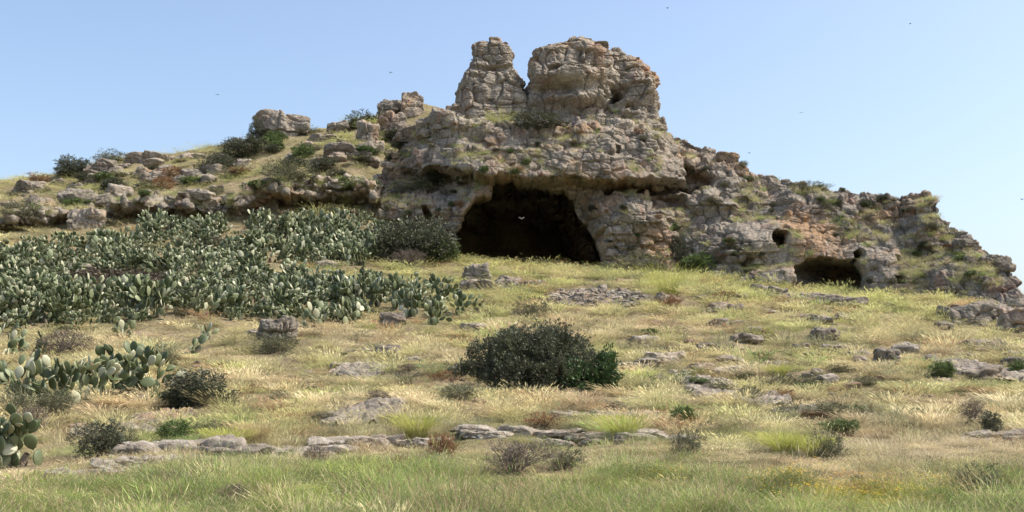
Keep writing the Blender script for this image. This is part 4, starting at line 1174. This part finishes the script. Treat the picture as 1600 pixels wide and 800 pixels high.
# ------------------------------------------------------------------ grasses: clumps scattered over the ground
def clump(seed, n, hgt, spread, width, lean, mat, head=0, curve=0.6, segs=3, wind=(0.25, 0.0)):
    """tuft of tapering bent blades; head > 0 adds a feathery seed head"""
    r_ = np.random.default_rng(seed)
    a = r_.uniform(0, 2*np.pi, n); rad = spread*np.sqrt(r_.random(n))
    b0 = np.stack([np.cos(a)*rad, np.sin(a)*rad, np.zeros(n)-0.03], 1)
    h = hgt*r_.uniform(0.45, 1.1, n)
    out = np.stack([np.cos(a), np.sin(a), 0*a], 1)*lean*r_.uniform(0.2, 1.2, n)[:, None]+r_.normal(size=(n, 3))*0.12*np.array([1, 1, 0])
    out[:, 0] -= wind[0]; out[:, 1] += wind[1]
    side = np.stack([-np.sin(a+r_.normal(size=n)), np.cos(a+r_.normal(size=n)), 0*a], 1)
    co, fs, sh = [], [], []
    K = segs+1
    tip = None
    for k in range(K):
        t = k/segs
        c = b0+np.stack([0*h, 0*h, h*(t-0.25*curve*t*t)], 1)+out*(h*(t**(1+curve)))[:, None]
        w = width*(1-t*0.85)*(1 if head == 0 else 0.6)
        co.append(c-side*w/2); co.append(c+side*w/2)
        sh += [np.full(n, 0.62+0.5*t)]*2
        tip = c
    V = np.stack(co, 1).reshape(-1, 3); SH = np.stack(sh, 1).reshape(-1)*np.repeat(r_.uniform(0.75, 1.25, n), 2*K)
    base = (np.arange(n)*2*K)[:, None]
    f = np.concatenate([base+np.array([[2*k, 2*k+1, 2*k+3, 2*k+2]]) for k in range(segs)], 0)
    if head:
        m = n; hl = hgt*0.2
        d = out+np.array([0, 0, 0.55]); d /= np.linalg.norm(d, axis=1, keepdims=True)
        p0, p1, p2 = tip-d*hl*0.4, tip+d*hl*0.25, tip+d*hl
        q = np.stack([p0, p1-side*head, p2, p1+side*head], 1).reshape(-1, 3)
        f = np.concatenate([f, len(V)+np.arange(4*m).reshape(m, 4)], 0)
        V = np.concatenate([V, q]); SH = np.concatenate([SH, np.full(4*m, 1.25)])
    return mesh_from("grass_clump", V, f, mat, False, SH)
def herb(seed, n, hgt, spread, leaf, mat, flowers=0):
    r_ = np.random.default_rng(seed)
    pos = np.stack([r_.normal(size=n)*spread*0.6, r_.normal(size=n)*spread*0.6, hgt*r_.random(n)**0.8], 1)
    me = leaves_mesh("herb", pos, np.tile([0, 0, 0.9], (n, 1)), leaf, mat, r_.uniform(0.7, 1.25, n), seed, 0.35, 0.7)
    if flowers:
        pf = np.stack([r_.normal(size=flowers)*spread*0.6, r_.normal(size=flowers)*spread*0.6, hgt*r_.uniform(0.8, 1.1, flowers)], 1)
        n0 = len(me.vertices); co = np.empty(n0*3, np.float32); me.vertices.foreach_get("co", co); co = co.reshape(-1, 3)
        fc = np.concatenate([pf+np.array([x, y, 0])*0.022 for x, y in ((1, 0), (0, 1), (-1, 0), (0, -1))], 1).reshape(-1, 3)
        f = np.concatenate([np.arange(n0).reshape(-1, 4), n0+np.arange(flowers*4).reshape(-1, 4)])
        sh = np.r_[np.repeat(r_.uniform(0.7, 1.25, n), 4), np.ones(flowers*4)]
        me = mesh_from("herb", np.concatenate([co, fc]), f, [mat, M_YELLOW], False, sh)
        mi = np.zeros(len(f), np.int32); mi[n0//4:] = 1; me.polygons.foreach_set("material_index", mi)
    return me
src = bpy.data.collections.new("clump_sources")
def srcobj(me, i):
    o = bpy.data.objects.new("clump_%02d" % i, me); src.objects.link(o); return o
CL = []
for i in range(4): CL.append(clump(6000+i, 60, 0.40, 0.28, 0.0065, 0.6, M_GRASS, wind=(0.0, 0)))                       # 0-3 short thin
for i in range(3): CL.append(clump(6100+i, 34, 0.58, 0.26, 0.005, 0.45, M_GRASS, head=0.0065, curve=0.9, wind=(0.08, 0)))   # 4-6 with heads
for i in range(3): CL.append(clump(6200+i, 110, 0.70, 0.20, 0.013, 0.85, M_GRASS, curve=1.1, head=0.012, wind=(0.22, 0)))     # 7-9 tussocks
for i in range(3): CL.append(herb(6300+i, 260, 0.34, 0.30, 0.034, M_GRASS))                              # 10-12 herbs
CL.append(herb(6400, 220, 0.36, 0.30, 0.034, M_GRASS, 16))                                                 # 13 flowering
for i in range(2): CL.append(clump(6500+i, 16, 0.85, 0.2, 0.004, 0.35, M_GRASS, head=0.0045, curve=0.8, wind=(0.2, 0)))       # 14-15 tall single stalks
for i in range(3): CL.append(clump(6600+i, 120, 0.42, 0.30, 0.0038, 0.6, M_GRASS, wind=(0.0, 0), segs=4))                  # 16-18 fine near grass
for i in range(2): CL.append(clump(6700+i, 50, 0.62, 0.28, 0.0032, 0.35, M_GRASS, head=0.0035, curve=0.8, wind=(0.06, 0), segs=4)) # 19-20 fine heads
for i in range(3): CL.append(herb(6800+i, 420, 0.40, 0.32, 0.028, M_GRASS))                                            # 21-23 fine herbs
for i, me in enumerate(CL): srcobj(me, i)

def scatter_group(name):
    ng = bpy.data.node_groups.new(name, 'GeometryNodeTree')
    ng.interface.new_socket("Geometry", in_out='INPUT', socket_type='NodeSocketGeometry')
    ng.interface.new_socket("Geometry", in_out='OUTPUT', socket_type='NodeSocketGeometry')
    gi = ng.nodes.new('NodeGroupInput'); go = ng.nodes.new('NodeGroupOutput')
    ci = ng.nodes.new('GeometryNodeCollectionInfo'); ci.inputs[0].default_value = src
    ci.inputs[1].default_value = True; ci.inputs[2].default_value = True
    ip = ng.nodes.new('GeometryNodeInstanceOnPoints'); ip.inputs['Pick Instance'].default_value = True
    def at(nm, t):
        n = ng.nodes.new('GeometryNodeInputNamedAttribute'); n.data_type = t; n.inputs[0].default_value = nm; return n.outputs[0]
    ng.links.new(gi.outputs[0], ip.inputs['Points']); ng.links.new(ci.outputs[0], ip.inputs['Instance'])
    ng.links.new(at('pick', 'INT'), ip.inputs['Instance Index'])
    ng.links.new(at('turn', 'FLOAT_VECTOR'), ip.inputs['Rotation']); ng.links.new(at('size', 'FLOAT_VECTOR'), ip.inputs['Scale'])
    ng.links.new(ip.outputs[0], go.inputs[0])
    return ng
NG = scatter_group("scatter_clumps")
def scatter(name, pos, pick, turn, size, tint, label):
    me = bpy.data.meshes.new(name); me.vertices.add(len(pos)); me.vertices.foreach_set("co", np.asarray(pos, np.float32).ravel())
    def A_(nm, t, key, arr, dt=np.float32):
        a = me.attributes.new(nm, t, 'POINT'); a.data.foreach_set(key, np.asarray(arr, dt).ravel())
    A_('pick', 'INT', 'value', pick, np.int32); A_('turn', 'FLOAT_VECTOR', 'vector', turn); A_('size', 'FLOAT_VECTOR', 'vector', size)
    A_('tint', 'FLOAT_COLOR', 'color', np.c_[tint, np.ones(len(pos))])
    o = link(name, me); md = o.modifiers.new("scatter", 'NODES'); md.node_group = NG
    tag(o, label, kind="stuff")
    return o
RP = np.array(ROCKPTS)
def clear_of_rocks(x, y):
    ok = np.ones(len(x), bool)
    for s in range(0, len(x), 5000):
        d = (x[s:s+5000, None]-RP[None, :, 0])**2+(y[s:s+5000, None]-RP[None, :, 1])**2
        ok[s:s+5000] = ~(d < (RP[None, :, 2]*0.95)**2).any(1)
    return ok
C_STRAW = np.array([0.64, 0.55, 0.35]); C_TAN = np.array([0.52, 0.39, 0.24]); C_YG = np.array([0.44, 0.46, 0.18]); C_GREEN = np.array([0.31, 0.40, 0.13]); C_DEEP = np.array([0.10, 0.15, 0.06])
C_PALE = np.array([0.60, 0.51, 0.33]); C_GREY = np.array([0.24, 0.245, 0.15]); C_BRIGHT = np.array([0.50, 0.57, 0.14])
def gauss(px, py, cx, cy, rx, ry): return np.exp(-(((px-cx)/rx)**2+((py-cy)/ry)**2))
N = 126000
u = rng.random(N)
Yv = 10.5*(104/10.5)**(u**0.92)                           # thinner with distance, clumps grow instead
Xv = (rng.random(N)*2-1)*Yv*0.56
Zv = H(Xv, Yv)
px, py = proj(Xv, Yv, Zv)
q = np.stack([Xv, Yv, 0*Xv], 1)
n1 = fbm(q*0.22, 4, 901); n2 = fbm(q*0.55, 4, 902); n3 = fbm(q*0.12, 3, 903)
bare = fbm(q*0.5+77, 4, 905)
pyw = py + 60*n1 + 45*n2
keep = clear_of_rocks(Xv, Yv)
for (a, b, w_, d_, tn, th_) in CLEAR:
    u_ = (Xv-a)/w_; v_ = (Yv-b-tn*(Xv-a))/d_
    inside = (1-np.abs(u_)**3-np.abs(v_)**3+n1*0.3 > 0.15)
    keep &= ~(inside & (rng.random(N) < 0.82))
scree = ((px-935)/90)**2+((py-467)/17)**2 < 1
keep &= ~(scree & (rng.random(N) < 0.97))
tuft = fbm(q*1.6, 3, 907)
keep &= ~((py >= 735) & (tuft < -0.22) & (rng.random(N) < 0.7))
keep &= ~((py < 735) & (rng.random(N) > np.clip(0.50+1.9*tuft-0.5*np.clip(bare, 0, 1), 0.10, 1)))
keep &= ~((bare > 0.22) & (py > 440) & (py < 740) & (rng.random(N) < 0.8))
keep &= ~((Yv > 79) & (px > 600))
keep &= ~((Yv > 79) & (rng.random(N) < 0.45) & (bare > -0.05))
front = sstep(695, 775, pyw)                                # damp green meadow along the track
lip = np.clip(sstep(515, 465, py)*sstep(420, 700, px)*(0.75+1.3*n2), 0, 1)              # yellow-green tussocks below the cliff
upper = sstep(82, 86, Yv)
pale = gauss(px, py, 1420, 705, 190, 32)+0.5*gauss(px, py, 1560, 690, 100, 40)
grn = front*1.05+gauss(px, py, 1040, 590, 60, 18)+gauss(px, py, 270, 690, 50, 14)+gauss(px, py, 660, 505, 70, 10)*0.6+gauss(px, py, 950, 690, 130, 18)*0.8+gauss(px, py, 1230, 700, 60, 20)*0.6
grn = np.clip(grn + 0.5*n1*(0.4+front), 0, 1)*(1-np.clip(pale, 0, 1)*0.8)
tint = np.empty((N, 3)); pick = np.empty(N, int)
rsel = rng.random(N)
m = np.clip(0.5+1.5*n2+0.3*rng.normal(size=N), 0, 1)[:, None]
tint[:] = C_STRAW*m+C_TAN*(1-m)
yg = np.clip(0.42+1.1*n1+0.25*n3+0.25*upper, 0, 1)[:, None]*0.8; tint = tint*(1-yg)+C_YG*yg
yl = np.clip(lip*0.62+upper*0.45+0.6*n2*lip+rng.normal(size=N)*0.15, 0, 1)[:, None]
tint = tint*(1-yl)+(C_YG*1.05)*yl
g_ = np.clip(grn+rng.normal(size=N)*0.18, 0, 1)
isg = rng.random(N) < g_*0.8
gm = np.clip(0.5+0.8*n2+0.3*rng.normal(size=N), 0, 1)[:, None]
dk = np.clip(0.5+1.4*fbm(q*1.3+91, 3, 951)+0.25*rng.normal(size=N), 0, 1)[:, None]
tint = np.where(isg[:, None], (C_GREEN*gm+C_BRIGHT*0.75*(1-gm))*(1-0.6*dk)+C_DEEP*0.6*dk, tint)
pl = rng.random(N) < np.clip(pale, 0, 1)*0.8
tint = np.where(pl[:, None], C_PALE, tint)
gy_ = (rng.random(N) < 0.10); tint = np.where((gy_ & ~pl)[:, None], C_GREY, tint)
rus = rng.random(N) < np.clip(0.9*(fbm(q*0.7+31, 3, 921)-0.12), 0.02, 0.5)*(1-upper)*(1-front)
tint = np.where(rus[:, None], np.array([0.38, 0.23, 0.13]), tint)
tint *= rng.uniform(0.78, 1.2, (N, 1))*np.clip(1+0.75*fbm(q*1.1+55, 3, 941), 0.6, 1.35)[:, None]
pick[:] = np.where(rsel < 0.62, rng.integers(0, 4, N), rng.integers(4, 7, N))
tus = rng.random(N) < np.clip(lip*0.6+upper*0.25+0.12, 0, 1)
pick = np.where(tus, rng.integers(7, 10, N), pick)
pick = np.where(isg & (rng.random(N) < 0.6), rng.integers(10, 13, N), pick)
flo = gauss(px, py, 1330, 770, 150, 22)+0.7*gauss(px, py, 1060, 745, 60, 14)+0.25*gauss(px, py, 290, 505, 40, 8)+0.3*gauss(px, py, 1030, 632, 60, 6)
pick = np.where(rng.random(N) < np.clip(flo, 0, 1)*0.5, 13, pick)
tall = (rng.random(N) < 0.16*sstep(690, 745, py)*np.clip(0.6+1.5*n2, 0.1, 1.5))
tint = np.where((tall & (rng.random(N) < 0.6))[:, None], np.array([0.34, 0.25, 0.15])*rng.uniform(0.7, 1.2, (N, 1)), tint); pick = np.where(tall, rng.integers(14, 16, N), pick)
nr = (Yv < 25) & (rng.random(N) < 0.97)
pick = np.where(nr & (pick < 4), 16+pick % 3, pick); pick = np.where(nr & (pick >= 4) & (pick < 10), 19+pick % 2, pick)
pick = np.where(nr & (pick >= 10) & (pick < 13), 21+pick % 3, pick)
sca = (0.50+0.60*(Yv/60)**0.8)*rng.uniform(0.6, 1.35, N)
hs = sca*np.where(lip > 0.5, 1.15, 0.85)*np.clip(0.9+0.5*n2, 0.5, 1.4)
hs *= (0.60-0.05*(lip > 0.5)+0.25*sstep(715, 770, pyw))*np.clip(0.85+0.9*fbm(q*0.9+5, 3, 911), 0.5, 1.6)*np.where((np.abs(px-830) < 150) & (py < 450), 0.75, 1.0)*(1-0.45*sstep(690, 705, py)*(1-sstep(725, 775, pyw)))*np.where(upper > 0.5, 0.55, 1.0)
inthicket = (px < 740) & (py > 350) & (py < 520)
hs *= np.where(inthicket, 0.7, 1.0)
keep &= ~((lip > 0.4) & (py > 420) & (fbm(q*0.9+3, 3, 931) < -0.12) & (rng.random(N) < 0.85))
big_ = tus & (lip > 0.5) & (rng.random(N) < 0.35)
sca = np.where(big_, sca*1.35, sca); hs = np.where(big_, hs*1.45, hs)
midt = tus & (lip < 0.5) & (py < 735) & (upper < 0.5)
hs = np.where(midt, hs*rng.uniform(1.0, 1.9, N), hs); sca = np.where(midt, sca*1.1, sca)*1.0
hs *= np.where(pyw > 735, np.clip(0.95+1.1*fbm(q*1.7+9, 3, 961), 0.45, 1.7), 1)
hs = np.where(lip > 0.5, hs*0.85, hs)
size = np.stack([sca, sca, hs], 1)
turn = np.stack([rng.normal(size=N)*0.08, rng.normal(size=N)*0.08, np.where((pick >= 4) & (pick < 10), rng.uniform(-0.9, 0.9, N), rng.uniform(0, 6.28, N))], 1)
pos = np.stack([Xv, Yv, Zv-0.01], 1)
keep &= (px > -260) & (px < 1860)
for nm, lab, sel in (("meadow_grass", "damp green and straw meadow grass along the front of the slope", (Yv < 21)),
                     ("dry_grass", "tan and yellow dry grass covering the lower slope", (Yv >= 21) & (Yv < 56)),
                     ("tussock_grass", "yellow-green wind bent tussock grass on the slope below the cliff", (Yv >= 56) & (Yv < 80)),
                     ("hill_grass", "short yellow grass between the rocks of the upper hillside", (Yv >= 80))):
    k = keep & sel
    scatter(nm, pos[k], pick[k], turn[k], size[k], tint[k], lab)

# grass on the cliff ledges and along its top
def on_sheet(G, nt, n, zmin, label, name, seed, scale=(0.5, 1.1), gate=0.0):
    r_ = np.random.default_rng(seed)
    n_ = grid_normals(G); n_ = n_*np.sign(-n_[..., 1:2]+1e-6)
    a = (n_[..., 2] > zmin)
    a[:, nt+32:] = False; a[:, :8] = False
    nf = fbm(G.reshape(-1, 3)*0.35, 3, seed).reshape(a.shape)
    a &= (nf > gate) | (np.arange(a.shape[1])[None] > nt-3)
    i, j = np.nonzero(a)
    w = np.where(j > nt-3, 0.35, 1.0); w /= w.sum()
    s = r_.choice(len(i), min(n, len(i)), replace=False, p=w)
    p_ = G[i[s], j[s]]; m_ = len(p_)
    fx, fy = proj(p_[:, 0], p_[:, 1], p_[:, 2])
    ok = polysd(fx, fy, CAVE) > 3; p_ = p_[ok]; m_ = len(p_)
    mm = np.clip(0.5+r_.normal(size=(m_, 1))*0.35, 0, 1)
    t_ = (C_YG*mm+C_STRAW*0.9*(1-mm))*r_.uniform(0.7, 1.1, (m_, 1))
    t_ = np.where(r_.random((m_, 1)) < 0.2, C_GREEN*0.9, t_)
    sc_ = r_.uniform(*scale, m_)
    scatter(name, p_-np.array([0, 0, 0.05]), r_.integers(0, 10, m_), np.stack([0*sc_, 0*sc_, r_.uniform(-.7, .7, m_)], 1), np.stack([sc_, sc_, sc_], 1), t_, label)
on_sheet(GC, NTC, 5200, 0.58, "yellow grass tufts growing on the cliff ledges and along its crest", "ledge_grass", 55, (0.25, 0.7), 0.05)
on_sheet(GL, NTL, 1500, 0.6, "yellow grass tufts on top of the long rock ledge", "ledge_grass", 56, (0.4, 0.9), -0.3)

# single tussocks that stand out
def tussock(px, py, w, h, mat, label, seed):
    hit = cast(px, py, 'ground'); p_ = hit[0]; dist = p_.y
    W = w/F*dist; Hh = h/F*dist
    me = clump(seed, 520, Hh*1.25, W*0.25, 0.012, 0.75, mat, head=0.008, curve=1.1, segs=4, wind=(0.15, 0))
    r = link("grass_tussock", me, None, (p_.x, p_.y, p_.z))
    tag(r, label, "grass tussock")
for k_, a_ in enumerate([(652, 682, 66, 34, M_TUSS, "bright yellow-green tussock above the long white ledge"), (355, 704, 60, 34, M_TUSS, "yellow-green tussock at the right of the lower left ledge"),
          (975, 684, 76, 34, M_TUSS, "bright green-yellow tussock on the bedrock strip at bottom centre"), (1225, 710, 70, 34, M_TUSS, "lime green tussock among the grass at the lower right"),
          (1275, 716, 60, 34, M_TUSS, "second lime green tussock right beside the first at the lower right"), (800, 402, 50, 30, M_STRAW, "straw coloured tussock on the lip of the cave mouth"),
          (1045, 462, 60, 44, M_TUSS, "tall yellow tussock right of the stone heap"), (1215, 588, 50, 18, M_TUSS, "yellow low tussock above the grey cushion shrubs"),
          (785, 192, 50, 16, M_TUSS, "yellow tussock on the shelf at the foot of the narrow tower"), (400, 690, 60, 30, M_STRAW, "straw tussock left of the long white ledge")]):
    if a_[1] < 250:
        h0 = cast(a_[0], a_[1]); 
        me = clump(7100, 300, 1.0, 0.9, 0.02, 0.7, M_TUSS, head=0.01, curve=1.0, wind=(0.1, 0))
        tag(link("grass_tussock", me, None, h0[0]), a_[5], "grass tussock")
    else: tussock(*a_, 7000+k_)
